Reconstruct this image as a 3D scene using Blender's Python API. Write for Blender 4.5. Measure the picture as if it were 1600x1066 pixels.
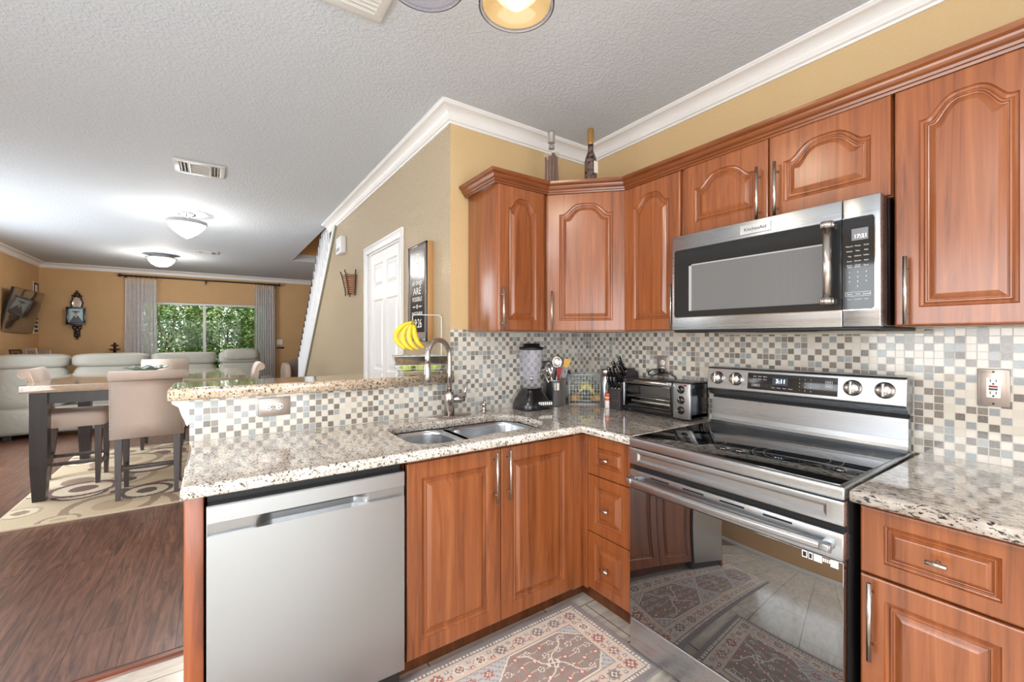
import bpy, bmesh, math, random
import numpy as np
from mathutils import Vector, Matrix, noise
random.seed(7)
SC = bpy.context.scene
for o in list(bpy.data.objects): bpy.data.objects.remove(o)

# ---------------------------------------------------------------- camera
CAM = (-2.1454, -2.1855, 1.3342)
YAW = math.radians(34.6429)
cd = bpy.data.cameras.new('camera'); cam = bpy.data.objects.new('camera', cd)
SC.collection.objects.link(cam); SC.camera = cam
cd.sensor_width = 36.0; cd.sensor_fit = 'HORIZONTAL'
cd.lens = 675.554 / 1600 * 36.0
cd.shift_x = 0.0; cd.shift_y = -4.0 / 1600
cd.clip_start = 0.02; cd.clip_end = 200
cam.location = CAM
cam.rotation_euler = (math.radians(90), 0, -YAW)

# ---------------------------------------------------------------- world, daylight, exposure
W = bpy.data.worlds.new('sky'); SC.world = W; W.use_nodes = True
bg = W.node_tree.nodes['Background']
bg.inputs[0].default_value = (0.93, 0.97, 1.0, 1); bg.inputs[1].default_value = 3.4
SC.view_settings.view_transform = 'Standard'; SC.view_settings.look = 'None'
SC.view_settings.gamma = 1; SC.view_settings.use_curve_mapping = False
SC.view_settings.exposure = 0.16
SC.cycles.use_denoising = True
SC.cycles.max_bounces = 10; SC.cycles.diffuse_bounces = 6; SC.cycles.glossy_bounces = 5
SC.cycles.transmission_bounces = 8; SC.cycles.transparent_max_bounces = 16
SC.cycles.caustics_reflective = False; SC.cycles.caustics_refractive = False
SC.cycles.sample_clamp_indirect = 6.0
def lamp(name, typ, loc, energy, color=(1,1,1), size=0.1, rot=(0,0,0), sizey=None, portal=False):
    l = bpy.data.lights.new(name, typ); o = bpy.data.objects.new(name, l); SC.collection.objects.link(o)
    o.location = loc; o.rotation_euler = rot; l.energy = energy; l.color = color
    if typ == 'AREA':
        l.size = size
        if sizey: l.shape = 'RECTANGLE'; l.size_y = sizey
        if portal: l.cycles.is_portal = True
    else: l.shadow_soft_size = size
    return o
R90 = math.radians(90)
# openings for daylight: living room window, plus unseen added ones (back, nook, side)
# unseen light added as a bounced flash, for cabinet glare; housing further down
nl = lamp('bounce_flash_fill', 'AREA', (-3.1, -2.1, 2.515), 45, (1, .98, .95), .62); nl.data.shape = 'DISK'
lamp('portal_window', 'AREA', (-2.25, 8.42, 1.3), 1, size=2.1, sizey=1.5, rot=(-R90, 0, 0), portal=True)
# area lights as daylight through the added, unseen openings, for fill and glare
for nm, lc, sx, sy, rt, en in (('day_fill_back', (-2.7, -4.12, 1.15), 3.3, 2.1, (R90, 0, 0), 60), ('day_fill_nook', (-4.72, -1.5, 1.55), 1.3, 2.5, (0, -R90, 0), 42),
                               ('day_fill_side', (-4.72, 4.0, 1.3), 1.9, 2.6, (0, -R90, 0), 60)):
    lamp(nm, 'AREA', lc, en, size=sx, sizey=sy, rot=rt, color=(.90, .96, 1.0))

# ---------------------------------------------------------------- geometry helpers
class MB:
    def __init__(self, M=None):
        self.bm = bmesh.new(); self.M = M or Matrix.Identity(4)
    def add(self, verts, faces, smooth=False, mi=0):
        vs = [self.bm.verts.new(self.M @ Vector(v)) for v in verts]
        for f in faces:
            if len(set(f)) < 3: continue
            try:
                fc = self.bm.faces.new([vs[i] for i in f]); fc.smooth = smooth; fc.material_index = mi
            except ValueError: pass
        return vs
    def box(self, lo, hi, bev=0.0, seg=2, mi=0, M=None):
        b = bmesh.new(); bmesh.ops.create_cube(b, size=1)
        c = [(a + d) / 2 for a, d in zip(lo, hi)]; s = [abs(d - a) for a, d in zip(lo, hi)]
        for v in b.verts: v.co = Vector((v.co.x * s[0] + c[0], v.co.y * s[1] + c[1], v.co.z * s[2] + c[2]))
        if bev > 0:
            bv = min(bev, min(s) * 0.45)
            bmesh.ops.bevel(b, geom=list(b.edges), offset=bv, segments=seg, affect='EDGES', profile=0.5)
        MM = M or Matrix.Identity(4)
        idx = {v: i for i, v in enumerate(b.verts)}
        self.add([MM @ v.co for v in b.verts], [[idx[v] for v in f.verts] for f in b.faces], smooth=bev > 0, mi=mi)
        b.free(); return self
    def grid(self, rows, smooth=True, closeu=False, closev=False, mi=0):
        n = len(rows); m = len(rows[0]); vs = [p for r in rows for p in r]; fs = []
        for i in range(n if closev else n - 1):
            for j in range(m if closeu else m - 1):
                i2 = (i + 1) % n; j2 = (j + 1) % m
                fs.append((i * m + j, i * m + j2, i2 * m + j2, i2 * m + j))
        self.add(vs, fs, smooth, mi); return self
    def tube(self, pts, r, n=10, cap=True, closed=False, mi=0, flat=1.0):
        P = [Vector(p) for p in pts]; m = len(P)
        rs = r if isinstance(r, (list, tuple)) else [r] * m
        up = None; rows = []
        for i in range(m):
            a = P[(i - 1) % m] if (closed or i > 0) else P[i]; b = P[(i + 1) % m] if (closed or i < m - 1) else P[i]
            d = (b - a).normalized()
            if up is None:
                up = Vector((0, 0, 1)) if abs(d.z) < .9 else Vector((1, 0, 0))
            s = d.cross(up).normalized(); up = s.cross(d).normalized()
            rows.append([tuple(P[i] + (s * math.cos(t) + up * math.sin(t) * flat) * rs[i]) for t in (2 * math.pi * k / n for k in range(n))])
        self.grid(rows, True, closeu=True, closev=closed, mi=mi)
        if cap and not closed:
            self.add(rows[0], [list(range(n))], False, mi); self.add(rows[-1], [list(range(n))], False, mi)
        return self
    def lathe(self, prof, c=(0, 0, 0), n=24, M=None, mi=0, smooth=True, sx=1.0, sy=1.0):
        MM = (M or Matrix.Identity(4)); rows = []
        for r, z in prof:
            rows.append([tuple(MM @ Vector((c[0] + r * sx * math.cos(2 * math.pi * k / n), c[1] + r * sy * math.sin(2 * math.pi * k / n), c[2] + z))) for k in range(n)])
        self.grid(rows, smooth, closeu=True, mi=mi)
        for rw, (r, z) in ((rows[0], prof[0]), (rows[-1], prof[-1])):
            if r > 1e-5: self.add(rw, [list(range(n))], False, mi)
        return self
    def prism(self, poly, axis, d0, d1, mi=0, smooth=False):
        def mk(a, b, d): return {'x': (d, a, b), 'y': (a, d, b), 'z': (a, b, d)}[axis]
        n = len(poly); v0 = [mk(a, b, d0) for a, b in poly]; v1 = [mk(a, b, d1) for a, b in poly]
        self.add(v0 + v1, [list(range(n)), list(range(2 * n - 1, n - 1, -1))] + [(i, (i + 1) % n, n + (i + 1) % n, n + i) for i in range(n)], smooth, mi)
        return self
    def sphere(self, c, r, n=16, sx=1, sy=1, sz=1, mi=0, M=None):
        m = n // 2
        prof = [(max(1e-6, r * math.sin(math.pi * k / m)), -r * sz * math.cos(math.pi * k / m)) for k in range(m + 1)]
        return self.lathe(prof, c, n, M, mi, True, sx, sy)
def wmat(o):
    M = o.matrix_basis.copy()
    while o.parent: o = o.parent; M = o.matrix_basis @ M
    return M
def put(o, label=None, cat=None, group=None, kind=None):
    if label: o['label'] = label
    if cat: o['category'] = cat
    if group: o['group'] = group
    if kind: o['kind'] = kind
    return o
def obj(name, mb, mats, parent=None, origin=None, label=None, cat=None, group=None, kind=None, keepnorm=False):
    """one mesh object; the builder's vertices are in the place's metres, moved to the parent's frame here"""
    me = bpy.data.meshes.new(name)
    bmesh.ops.remove_doubles(mb.bm, verts=mb.bm.verts, dist=1e-6)
    if not keepnorm: bmesh.ops.recalc_face_normals(mb.bm, faces=mb.bm.faces)
    o = bpy.data.objects.new(name, me); SC.collection.objects.link(o)
    if parent is not None:
        o.parent = parent; mb.bm.transform(wmat(parent).inverted())
    elif origin is not None:
        o.location = origin; mb.bm.transform(Matrix.Translation(-Vector(origin)))
    mb.bm.to_mesh(me); mb.bm.free()
    for m in (mats if isinstance(mats, (list, tuple)) else [mats]): me.materials.append(m)
    return put(o, label, cat, group, kind)
def thing(name, loc, label, cat, group=None, rz=0):
    o = bpy.data.objects.new(name, None); SC.collection.objects.link(o); o.empty_display_size = .05
    o.location = loc; o.rotation_euler = (0, 0, rz); return put(o, label, cat, group)
def struct(name, mb, m, keepnorm=False):
    return obj(name, mb, m, kind='structure', keepnorm=keepnorm)
def copy_tree(o, parent=None):
    c = o.copy(); SC.collection.objects.link(c); c.parent = parent
    for ch in [x for x in bpy.data.objects if x.parent == o]: copy_tree(ch, c)
    return c
def color_grid(name, w, h, nx, ny, fn, mat, M, parent=None, thick=0.008, label=None, cat=None, group=None, wob=0.0):
    """woven / printed sheet: every cell carries its own colour"""
    nv = (nx + 1) * (ny + 1); me = bpy.data.meshes.new(name)
    top = [(i / nx * w, j / ny * h, thick) for j in range(ny + 1) for i in range(nx + 1)]
    fs = [(j * (nx + 1) + i, j * (nx + 1) + i + 1, (j + 1) * (nx + 1) + i + 1, (j + 1) * (nx + 1) + i) for j in range(ny) for i in range(nx)]
    cols = [fn((i + .5) / nx * w, (j + .5) / ny * h) for j in range(ny) for i in range(nx)]
    # border skirt
    ring = [i for i in range(nx + 1)] + [j * (nx + 1) + nx for j in range(1, ny + 1)] + [ny * (nx + 1) + i for i in range(nx - 1, -1, -1)] + [j * (nx + 1) for j in range(ny - 1, 0, -1)]
    base = nv
    bot = [(top[k][0], top[k][1], 0) for k in ring]
    n = len(ring)
    for k in range(n):
        fs.append((ring[(k + 1) % n], ring[k], base + k, base + (k + 1) % n)); cols.append(cols[0])
    vs = [Vector(v) for v in top + bot]
    if wob:
        for v in vs: v.z += wob * (noise.noise(Vector((v.x * 5, v.y * 5, 3))) + .6) * (1 if v.z > 0 else 0)
    if parent is not None: M = wmat(parent).inverted() @ M
    me.from_pydata([tuple(M @ v) for v in vs], [], fs)
    at = me.color_attributes.new('weave', 'FLOAT_COLOR', 'CORNER')
    arr = np.ones((len(me.loops), 4), dtype=np.float32); k = 0
    c = np.array(cols, dtype=np.float32)
    arr[:, :3] = np.repeat(c, 4, axis=0)
    at.data.foreach_set('color', arr.ravel())
    me.materials.append(mat)
    o = bpy.data.objects.new(name, me); SC.collection.objects.link(o)
    if parent is not None: o.parent = parent
    return put(o, label, cat, group)
def s2l(*c):
    if len(c) == 1: c = c[0]
    return tuple((x / 255 / 12.92 if x / 255 <= .04045 else ((x / 255 + .055) / 1.055) ** 2.4) for x in c)
_font = None
def text_mb(mb, s, size, M, depth=0.0006, align='CENTER', sx=1.0, mi=0, space=1.0):
    """lettering standing in the XY plane of M"""
    cu = bpy.data.curves.new('t', 'FONT'); cu.body = s; cu.size = size; cu.align_x = align; cu.align_y = 'CENTER'; cu.extrude = depth; cu.space_character = space
    cu.resolution_u = 3
    o = bpy.data.objects.new('t', cu); SC.collection.objects.link(o)
    dg = bpy.context.evaluated_depsgraph_get(); me = bpy.data.meshes.new_from_object(o.evaluated_get(dg))
    S = Matrix.Diagonal((sx, 1, 1, 1))
    mb.add([M @ S @ v.co for v in me.vertices], [list(p.vertices) for p in me.polygons], False, mi)
    bpy.data.objects.remove(o); bpy.data.curves.remove(cu); bpy.data.meshes.remove(me)
def frame_M(o, ex, ey, ez):
    M = Matrix.Identity(4)
    for i, e in enumerate((ex, ey, ez)):
        for j in range(3): M[j][i] = e[j]
    for j in range(3): M[j][3] = o[j]
    return M

# ---------------------------------------------------------------- materials
def mat(name, col=(.8, .8, .8), rough=.5, metal=0.0, spec=.5, **k):
    m = bpy.data.materials.new(name); m.use_nodes = True; nt = m.node_tree
    b = nt.nodes['Principled BSDF']
    b.inputs['Base Color'].default_value = (*col, 1); b.inputs['Roughness'].default_value = rough
    b.inputs['Metallic'].default_value = metal; b.inputs['Specular IOR Level'].default_value = spec
    if 'coat' in k: b.inputs['Coat Weight'].default_value = k['coat']; b.inputs['Coat Roughness'].default_value = k.get('coatr', .05)
    if 'trans' in k: b.inputs['Transmission Weight'].default_value = k['trans']
    if 'ior' in k: b.inputs['IOR'].default_value = k['ior']
    if 'alpha' in k: b.inputs['Alpha'].default_value = k['alpha']
    if 'sheen' in k: b.inputs['Sheen Weight'].default_value = k['sheen']
    if 'aniso' in k: b.inputs['Anisotropic'].default_value = k['aniso']
    if 'emit' in k: b.inputs['Emission Color'].default_value = (*k.get('ecol', col), 1); b.inputs['Emission Strength'].default_value = k['emit']
    return m
class N:
    def __init__(self, m): self.m = m; self.nt = m.node_tree; self.b = self.nt.nodes['Principled BSDF']
    def n(self, t, **k):
        x = self.nt.nodes.new(t)
        for a, v in k.items(): setattr(x, a, v)
        return x
    def l(self, a, b): self.nt.links.new(a, b)
    def co(self, scale=(1, 1, 1), rot=(0, 0, 0), kind='Object', src=None):
        mp = self.n('ShaderNodeMapping'); mp.inputs['Scale'].default_value = scale; mp.inputs['Rotation'].default_value = rot
        if src is None:
            tc = self.n('ShaderNodeTexCoord'); src = tc.outputs[kind]
        self.l(src, mp.inputs['Vector']); return mp.outputs[0]
    def world(self):
        return self.n('ShaderNodeNewGeometry').outputs['Position']
    def noise(self, vec, scale=5, detail=3, rough=.5, dist=0):
        x = self.n('ShaderNodeTexNoise'); x.inputs['Scale'].default_value = scale; x.inputs['Detail'].default_value = detail
        x.inputs['Roughness'].default_value = rough; x.inputs['Distortion'].default_value = dist
        self.l(vec, x.inputs['Vector']); return x.outputs['Fac']
    def vor(self, vec, scale=5, feature='F1', out='Distance', rand=1):
        x = self.n('ShaderNodeTexVoronoi', feature=feature); x.inputs['Scale'].default_value = scale; x.inputs['Randomness'].default_value = rand
        self.l(vec, x.inputs['Vector']); return x.outputs[out]
    def ramp(self, fac, stops, mode='LINEAR'):
        x = self.n('ShaderNodeValToRGB'); cr = x.color_ramp; cr.interpolation = mode
        while len(cr.elements) < len(stops): cr.elements.new(.5)
        for e, (p, c) in zip(cr.elements, stops): e.position = p; e.color = (*c, 1) if len(c) == 3 else c
        self.l(fac, x.inputs[0]); return x.outputs[0]
    def mix(self, f, a, b, mode='MIX'):
        x = self.n('ShaderNodeMix', data_type='RGBA', blend_type=mode)
        for sock, v in ((x.inputs[0], f), (x.inputs[6], a), (x.inputs[7], b)):
            if hasattr(v, 'links'): self.l(v, sock)
            else: sock.default_value = v if not isinstance(v, tuple) or len(v) == 4 else (*v, 1)
        return x.outputs[2]
    def math(self, op, a, b=None, c=None):
        x = self.n('ShaderNodeMath', operation=op)
        for i, v in enumerate((a, b, c)):
            if v is None: continue
            if hasattr(v, 'links'): self.l(v, x.inputs[i])
            else: x.inputs[i].default_value = v
        return x.outputs[0]
    def col(self, c): self.l(c, self.b.inputs['Base Color']); return self
    def rough(self, c): self.l(c, self.b.inputs['Roughness']); return self
    def bump(self, h, strength=.3, dist=.002):
        x = self.n('ShaderNodeBump'); x.inputs['Strength'].default_value = strength; x.inputs['Distance'].default_value = dist
        self.l(h, x.inputs['Height']); self.l(x.outputs[0], self.b.inputs['Normal']); return self
def wood(name, stops, sc=(17, 17, .8), rough=.3, coat=.35, spec=.5, fine=.12):
    m = mat(name, stops[1], rough, coat=coat, coatr=.2, spec=spec); n = N(m)
    v = n.co(sc); a = n.noise(v, 1.5, 5, .62, 1.1)
    v2 = n.co((sc[0] * 14, sc[1] * 14, sc[2] * 3.2)); f = n.noise(v2, 1.2, 3, .6, .4)
    c = n.ramp(a, [(.25, stops[0]), (.45, stops[1]), (.6, stops[2]), (.78, stops[3])])
    c2 = n.mix(n.math('MULTIPLY', f, fine * 2), c, tuple(x * .35 for x in stops[0]))
    n.col(c2); n.bump(f, .05, .001)
    return m
cherry = [s2l(90, 46, 23), s2l(142, 78, 39), s2l(160, 92, 49), s2l(176, 110, 63)]
M_cab = wood('cherry_laminate', cherry, rough=.32, coat=.6)
M_cabx = wood('cherry_laminate_rail', [tuple(.72 * x for x in c) for c in cherry], sc=(1, 1, 14), rough=.25, coat=.4)
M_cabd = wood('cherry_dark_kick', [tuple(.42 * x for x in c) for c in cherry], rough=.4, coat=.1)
M_end = wood('cherry_panel', [s2l(100, 44, 20), s2l(148, 76, 36), s2l(162, 88, 44), s2l(176, 104, 56)], sc=(9, 5, .8))
M_espresso = wood('espresso_wood', [s2l(26, 20, 22), s2l(38, 31, 34), s2l(44, 36, 38), s2l(54, 44, 46)], rough=.35, coat=.15)
M_espresso_lit = wood('espresso_wood_lit', [s2l(62, 54, 54), s2l(80, 70, 70), s2l(88, 78, 78), s2l(100, 90, 88)], rough=.4, coat=.15)  # espresso lightened: the light on the chair legs is put into its colour
M_darkwood = wood('dark_carved_wood', [s2l(26, 16, 12), s2l(50, 32, 24), s2l(62, 38, 28), s2l(80, 50, 38)], rough=.4)

def granite(name, base, dark, rot=.5):
    m = mat(name, (.7, .66, .6), .08, coat=.6, coatr=.03); n = N(m)
    v = n.co((1, .42, 1), (0, 0, rot))
    a = n.noise(v, 70, 5, .66, .5); b = n.noise(v, 150, 3, .6, .3); c = n.noise(v, 14, 3, .5, .4)
    c1 = n.ramp(a, [(.30, s2l(118, 108, 100)), (.43, s2l(*base)), (.62, s2l(*[min(255, x + 20) for x in base])), (.8, s2l(196, 180, 160))])
    k1 = n.ramp(b, [(.39, (1, 1, 1)), (.44, (0, 0, 0))]); k2 = n.ramp(a, [(.36, (1, 1, 1)), (.42, (0, 0, 0))])
    c2 = n.mix(k1, c1, s2l(*dark)); c3 = n.mix(n.math('MULTIPLY', k2, .75), c2, s2l(70, 60, 56))
    g = n.ramp(c, [(.4, s2l(196, 190, 184)), (.6, (1, 1, 1))]); n.col(n.mix(.5, c3, g, 'MULTIPLY'))
    return m
M_granite = granite('granite_counter', (206, 198, 188), (60, 54, 52), rot=.45)
M_bar = granite('granite_bar', (206, 184, 160), (58, 46, 42), rot=-.5)

def plaster(name, col, bs, bst, rough=.55, spec=.3, dist=.003, var=0.0):
    m = mat(name, col, rough, spec=spec); n = N(m); v = n.co((1, 1, 1))
    h = n.noise(v, bs, 3, .55); r = n.ramp(h, [(.42, (0, 0, 0)), (.6, (1, 1, 1))]); n.bump(r, bst, dist)
    if var:
        f = n.noise(v, 2.2, 4, .6, .6); n.col(n.mix(f, tuple(x * (1 - var) for x in col), tuple(min(1, x * (1 + var)) for x in col)))
    return m
M_ceil = plaster('ceiling_texture_paint', s2l(203, 210, 218), 75, .5, .7, .2, .003)
M_tan = plaster('tan_wall_paint', s2l(206, 178, 134), 60, .22, .5, .35, .002, .04)
M_tan_tex = plaster('tan_textured_wall_paint', s2l(210, 190, 158), 110, 1.0, .2, 1.0, .005)
M_ochre = plaster('ochre_sponged_wall_paint', s2l(206, 168, 122), 30, .1, .6, .3, .002, .12)
M_white = mat('white_trim_paint', s2l(232, 232, 232), .35)
M_white2 = mat('white_rail_paint', s2l(226, 228, 232), .4)
M_plastic = mat('white_plastic', s2l(240, 238, 232), .3)
M_black = mat('black_plastic', s2l(24, 24, 26), .25, coat=.3)
M_blackm = mat('black_matte', s2l(20, 20, 22), .5)
M_blackhole = mat('dark_gap', s2l(8, 8, 9), .7)
M_glassblack = mat('black_cooktop_glass', s2l(14, 14, 16), .03, spec=1.0, ior=1.9)
M_ovenglass = mat('oven_door_glass', s2l(24, 24, 26), .015, spec=1.0, ior=1.9)
M_mwglass = mat('microwave_door_glass', s2l(40, 42, 44), .05, spec=.5, ior=1.5)
M_mesh = mat('microwave_window_mesh', s2l(100, 100, 100), .35, spec=.4)
n = N(M_mesh); v = n.co((1, 1, 1)); w = n.vor(v, 420, rand=0); n.col(n.ramp(w, [(.2, s2l(56, 56, 58)), (.5, s2l(112, 112, 112))]))
def steel(name, col, rough, ax='z', amt=.04):
    m = mat(name, col, rough, 1.0, aniso=.3); n = N(m)
    sc = {'z': (90, 90, 1.2), 'x': (1.2, 90, 90), 'y': (90, 1.2, 90)}[ax]
    f = n.noise(n.co(sc), 1.5, 3, .6)
    n.rough(n.math('ADD', n.math('MULTIPLY', f, .16), rough - .06)); n.bump(f, amt, .0006); return m
M_steel_v = steel('stainless_brushed_upright', s2l(178, 180, 182), .3, 'z')
M_steel = steel('stainless_brushed', s2l(180, 184, 189), .27, 'y')
M_steelx = steel('stainless_brushed_across', s2l(198, 198, 198), .3, 'x')
M_sink = steel('sink_stainless', s2l(196, 200, 204), .22, 'x')
M_nickel = mat('satin_nickel', s2l(200, 194, 188), .24, 1.0)
M_nickeld = mat('faucet_nickel', s2l(198, 192, 188), .22, 1.0)
M_chrome = mat('chrome', s2l(225, 225, 228), .06, 1.0)
M_wire = mat('pale_wire', s2l(206, 216, 220), .3, .3)
M_alu = mat('grey_aluminium_paint', s2l(168, 170, 172), .4)
M_vent = mat('white_vent_metal', s2l(214, 214, 212), .4)
def glass(name, col, alpha, rough=.02):
    m = mat(name, col, rough, spec=.6, alpha=alpha); return m
M_clear = mat('clear_plastic', (.88, .88, .94), .05, trans=1.0, ior=1.3)
M_thin = mat('thin_clear_glass', (.75, .72, .70), .04, alpha=.10, spec=.5)
M_jar = mat('lavender_clear_plastic', (.62, .62, .76), .05, alpha=.12, spec=.8)
M_pane = mat('window_glass', (1, 1, 1), .0, trans=1.0, ior=1.15)
M_green = mat('teal_glass', s2l(176, 206, 202), .05, trans=.35, ior=1.4)

# mosaic tile: 1 inch squares in cream, taupe and blue grey
def mosaic(name, cols, pitch=.0268, warm=1.0):
    m = mat(name, (.6, .6, .55), .14, coat=.3, coatr=.05); n = N(m)
    pos = n.world(); sep = n.n('ShaderNodeSeparateXYZ'); n.l(pos, sep.inputs[0])
    a = n.math('DIVIDE', n.math('SUBTRACT', sep.outputs[0], sep.outputs[1]), pitch); b = n.math('DIVIDE', n.math('SUBTRACT', sep.outputs[2], .914), pitch)
    a = n.math('ADD', a, 400.35); b = n.math('ADD', b, 100)
    fa = n.math('FRACT', a); fb = n.math('FRACT', b)
    cx = n.n('ShaderNodeCombineXYZ'); n.l(n.math('FLOOR', a), cx.inputs[0]); n.l(n.math('FLOOR', b), cx.inputs[1])
    wn = n.n('ShaderNodeTexWhiteNoise', noise_dimensions='3D'); n.l(cx.outputs[0], wn.inputs['Vector'])
    par = n.math('MODULO', n.math('ADD', n.math('FLOOR', a), n.math('FLOOR', b)), 2.0)
    tcv = n.math('ADD', n.math('MULTIPLY', wn.outputs['Value'], .4999), n.math('MULTIPLY', par, .5))
    k = len(cols); tc = n.ramp(tcv, [(p, s2l(*c)) for p, c in cols], 'CONSTANT')
    e = .055
    g1 = n.math('MULTIPLY', n.math('GREATER_THAN', fa, e), n.math('LESS_THAN', fa, 1 - e)); g2 = n.math('MULTIPLY', n.math('GREATER_THAN', fb, e), n.math('LESS_THAN', fb, 1 - e))
    g = n.math('MULTIPLY', g1, g2)
    mot = n.noise(n.co((1, 1, 1)), 220, 2); tc2 = n.mix(n.math('MULTIPLY', mot, .25), tc, s2l(235, 232, 226))
    n.col(n.mix(g, s2l(204, 200, 190), tc2)); n.bump(g, .5, .0015)
    n.rough(n.math('SUBTRACT', .6, n.math('MULTIPLY', g, .48)))
    return m
M_mosaic = mosaic('mosaic_tile', [(0, (214, 207, 194)), (.40, (150, 156, 158)), (.46, (116, 106, 98)), (.5, (208, 200, 186)), (.57, (112, 103, 96)), (.72, (136, 144, 148)), (.86, (160, 152, 142)), (.92, (86, 79, 74))])
M_fluff = None
# floors
M_woodfloor = mat('dark_plank_floor', s2l(96, 62, 50), .3, coat=.25, coatr=.2); n = N(M_woodfloor)
br = n.n('ShaderNodeTexBrick'); br.offset = .37; br.inputs['Scale'].default_value = 1.0; br.inputs['Brick Width'].default_value = 1.4; br.inputs['Row Height'].default_value = .19
br.inputs['Mortar Size'].default_value = .0015; br.inputs['Color1'].default_value = (0, 0, 0, 1); br.inputs['Color2'].default_value = (1, 1, 1, 1); br.inputs['Mortar'].default_value = (.5, .5, .5, 1)
n.l(n.co((1, 1, 1), (0, 0, math.radians(90))), br.inputs['Vector'])
va = n.n('ShaderNodeVectorMath', operation='ADD'); n.l(n.co((11, .9, 1)), va.inputs[0]); n.l(br.outputs['Color'], va.inputs[1])
a1 = n.noise(va.outputs[0], 2.0, 6, .65, 2.2); a2 = n.noise(n.co((140, 6, 1)), 1.2, 3, .6)
c = n.ramp(a1, [(.28, s2l(66, 44, 35)), (.45, s2l(110, 74, 58)), (.58, s2l(136, 94, 74)), (.75, s2l(160, 116, 94))])
c = n.mix(n.math('MULTIPLY', a2, .4), c, s2l(46, 30, 26)); c = n.mix(n.math('MULTIPLY', br.outputs['Fac'], .9), c, s2l(24, 16, 14)); n.col(c); n.bump(a2, .25, .001)
M_tilefloor = mat('porcelain_floor_tile', s2l(196, 188, 176), .22, coat=.2); n = N(M_tilefloor)
br = n.n('ShaderNodeTexBrick'); br.offset = .33; br.inputs['Scale'].default_value = 1; br.inputs['Brick Width'].default_value = .61; br.inputs['Row Height'].default_value = .305
br.inputs['Mortar Size'].default_value = .0025; br.inputs['Color1'].default_value = (*s2l(226, 220, 210), 1); br.inputs['Color2'].default_value = (*s2l(212, 206, 196), 1); br.inputs['Mortar'].default_value = (*s2l(96, 92, 88), 1)
n.l(n.co((1, 1, 1), (0, 0, 0)), br.inputs['Vector'])
v = n.noise(n.co((2.2, 9, 1), (0, 0, .5)), 1.6, 6, .6, 1.5); n.col(n.mix(.45, br.outputs['Color'], n.ramp(v, [(.35, s2l(150, 142, 132)), (.6, s2l(250, 246, 240))]), 'MULTIPLY'))
M_strip = wood('threshold_wood', [s2l(66, 30, 18), s2l(110, 56, 34), s2l(130, 70, 44), s2l(146, 84, 56)], sc=(1, 12, 12))
# textiles
def weave(name, rough=.9):
    m = mat(name, (.5, .5, .5), rough, spec=.15); n = N(m)
    a = n.n('ShaderNodeVertexColor', layer_name='weave'); f = n.noise(n.co((1, 1, 1)), 380, 2)
    n.col(n.mix(n.math('MULTIPLY', f, .5), a.outputs['Color'], n.mix(.5, a.outputs['Color'], (1, 1, 1)))); n.bump(f, .4, .002); return m
M_weave = weave('woven_rug_pile')
M_print = mat('printed_picture', (.5, .5, .5), .25); n = N(M_print); a = n.n('ShaderNodeVertexColor', layer_name='weave'); n.col(a.outputs['Color'])
M_linen = mat('beige_linen', s2l(204, 186, 172), .85, spec=.2, sheen=.3); n = N(M_linen); f = n.noise(n.co((300, 300, 300)), 1, 2); n.bump(f, .35, .001)
n.col(n.mix(f, s2l(208, 188, 174), s2l(234, 218, 206)))
M_leather = mat('grey_leather', s2l(160, 158, 148), .42); n = N(M_leather); f = n.noise(n.co(), 90, 3); g = n.noise(n.co(), 7, 3, .6, .6); n.bump(n.math('ADD', f, n.math('MULTIPLY', g, 6)), .3, .004)
M_marble = mat('marble_top', s2l(200, 176, 154), .12, coat=.7, coatr=.04); n = N(M_marble); f = n.noise(n.co((1, 1, 1)), 3.5, 7, .65, 1.6); g = n.noise(n.co(), 40, 4)
n.col(n.mix(n.math('MULTIPLY', g, .5), n.ramp(f, [(.3, s2l(160, 132, 110)), (.5, s2l(206, 184, 162)), (.7, s2l(222, 208, 192))]), s2l(150, 130, 116)))
M_curtain = mat('grey_sheer_curtain', s2l(226, 226, 230), .8, alpha=.9); n = N(M_curtain)
f = n.vor(n.co((1, 1, 1)), 26); g = n.ramp(f, [(.25, s2l(168, 168, 174)), (.4, s2l(232, 231, 234))]); n.col(g)
n.l(n.ramp(f, [(.2, (1, 1, 1)), (.5, (.66, .66, .66))]), n.b.inputs['Alpha'])
M_band = mat('beige_curtain_band', s2l(208, 196, 182), .8)
M_bulb = mat('glowing_bulb', (1, .9, .7), .5, emit=14.0, ecol=(1, .88, .66))
M_opal = mat('lit_opal_glass', (1, .97, .9), .4, emit=3.2, ecol=(1, .97, .93))
M_opalw = mat('lit_warm_opal_glass', (1, .95, .85), .4, emit=3.0, ecol=(1, .93, .82))
M_amber = mat('prismatic_amber_glass', s2l(255, 210, 130), .15, trans=.5, ior=1.3, emit=.75, ecol=(1, .66, .25))
M_leaf = mat('leaves', s2l(70, 110, 50), .5); n = N(M_leaf); f = n.noise(n.co(), 2.5, 3); n.col(n.ramp(f, [(.3, s2l(70, 108, 50)), (.5, s2l(128, 164, 88)), (.7, s2l(190, 210, 150))]))
# ================================================================ the setting
ZC = 2.62; XL = -1.054; YB = -4.0; XW = -4.57; YW = 8.35; XE = 1.6
def bx(lo, hi, bev=0, **k): return MB().box(lo, hi, bev, **k)
# floors
m = MB(); m.box((XW, .135, -.05), (XE, YW + .1, 0)); struct('floor_living', m, M_woodfloor)
m = MB(); m.box((XW, YB, -.05), (.1, .135, 0)); struct('floor_kitchen', m, M_tilefloor)
m = MB(); m.prism([(.10, 0), (.165, 0), (.16, .007), (.145, .011), (.12, .011), (.105, .007)], 'x', XW, -2.235); struct('trim_threshold', m, M_strip)
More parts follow.
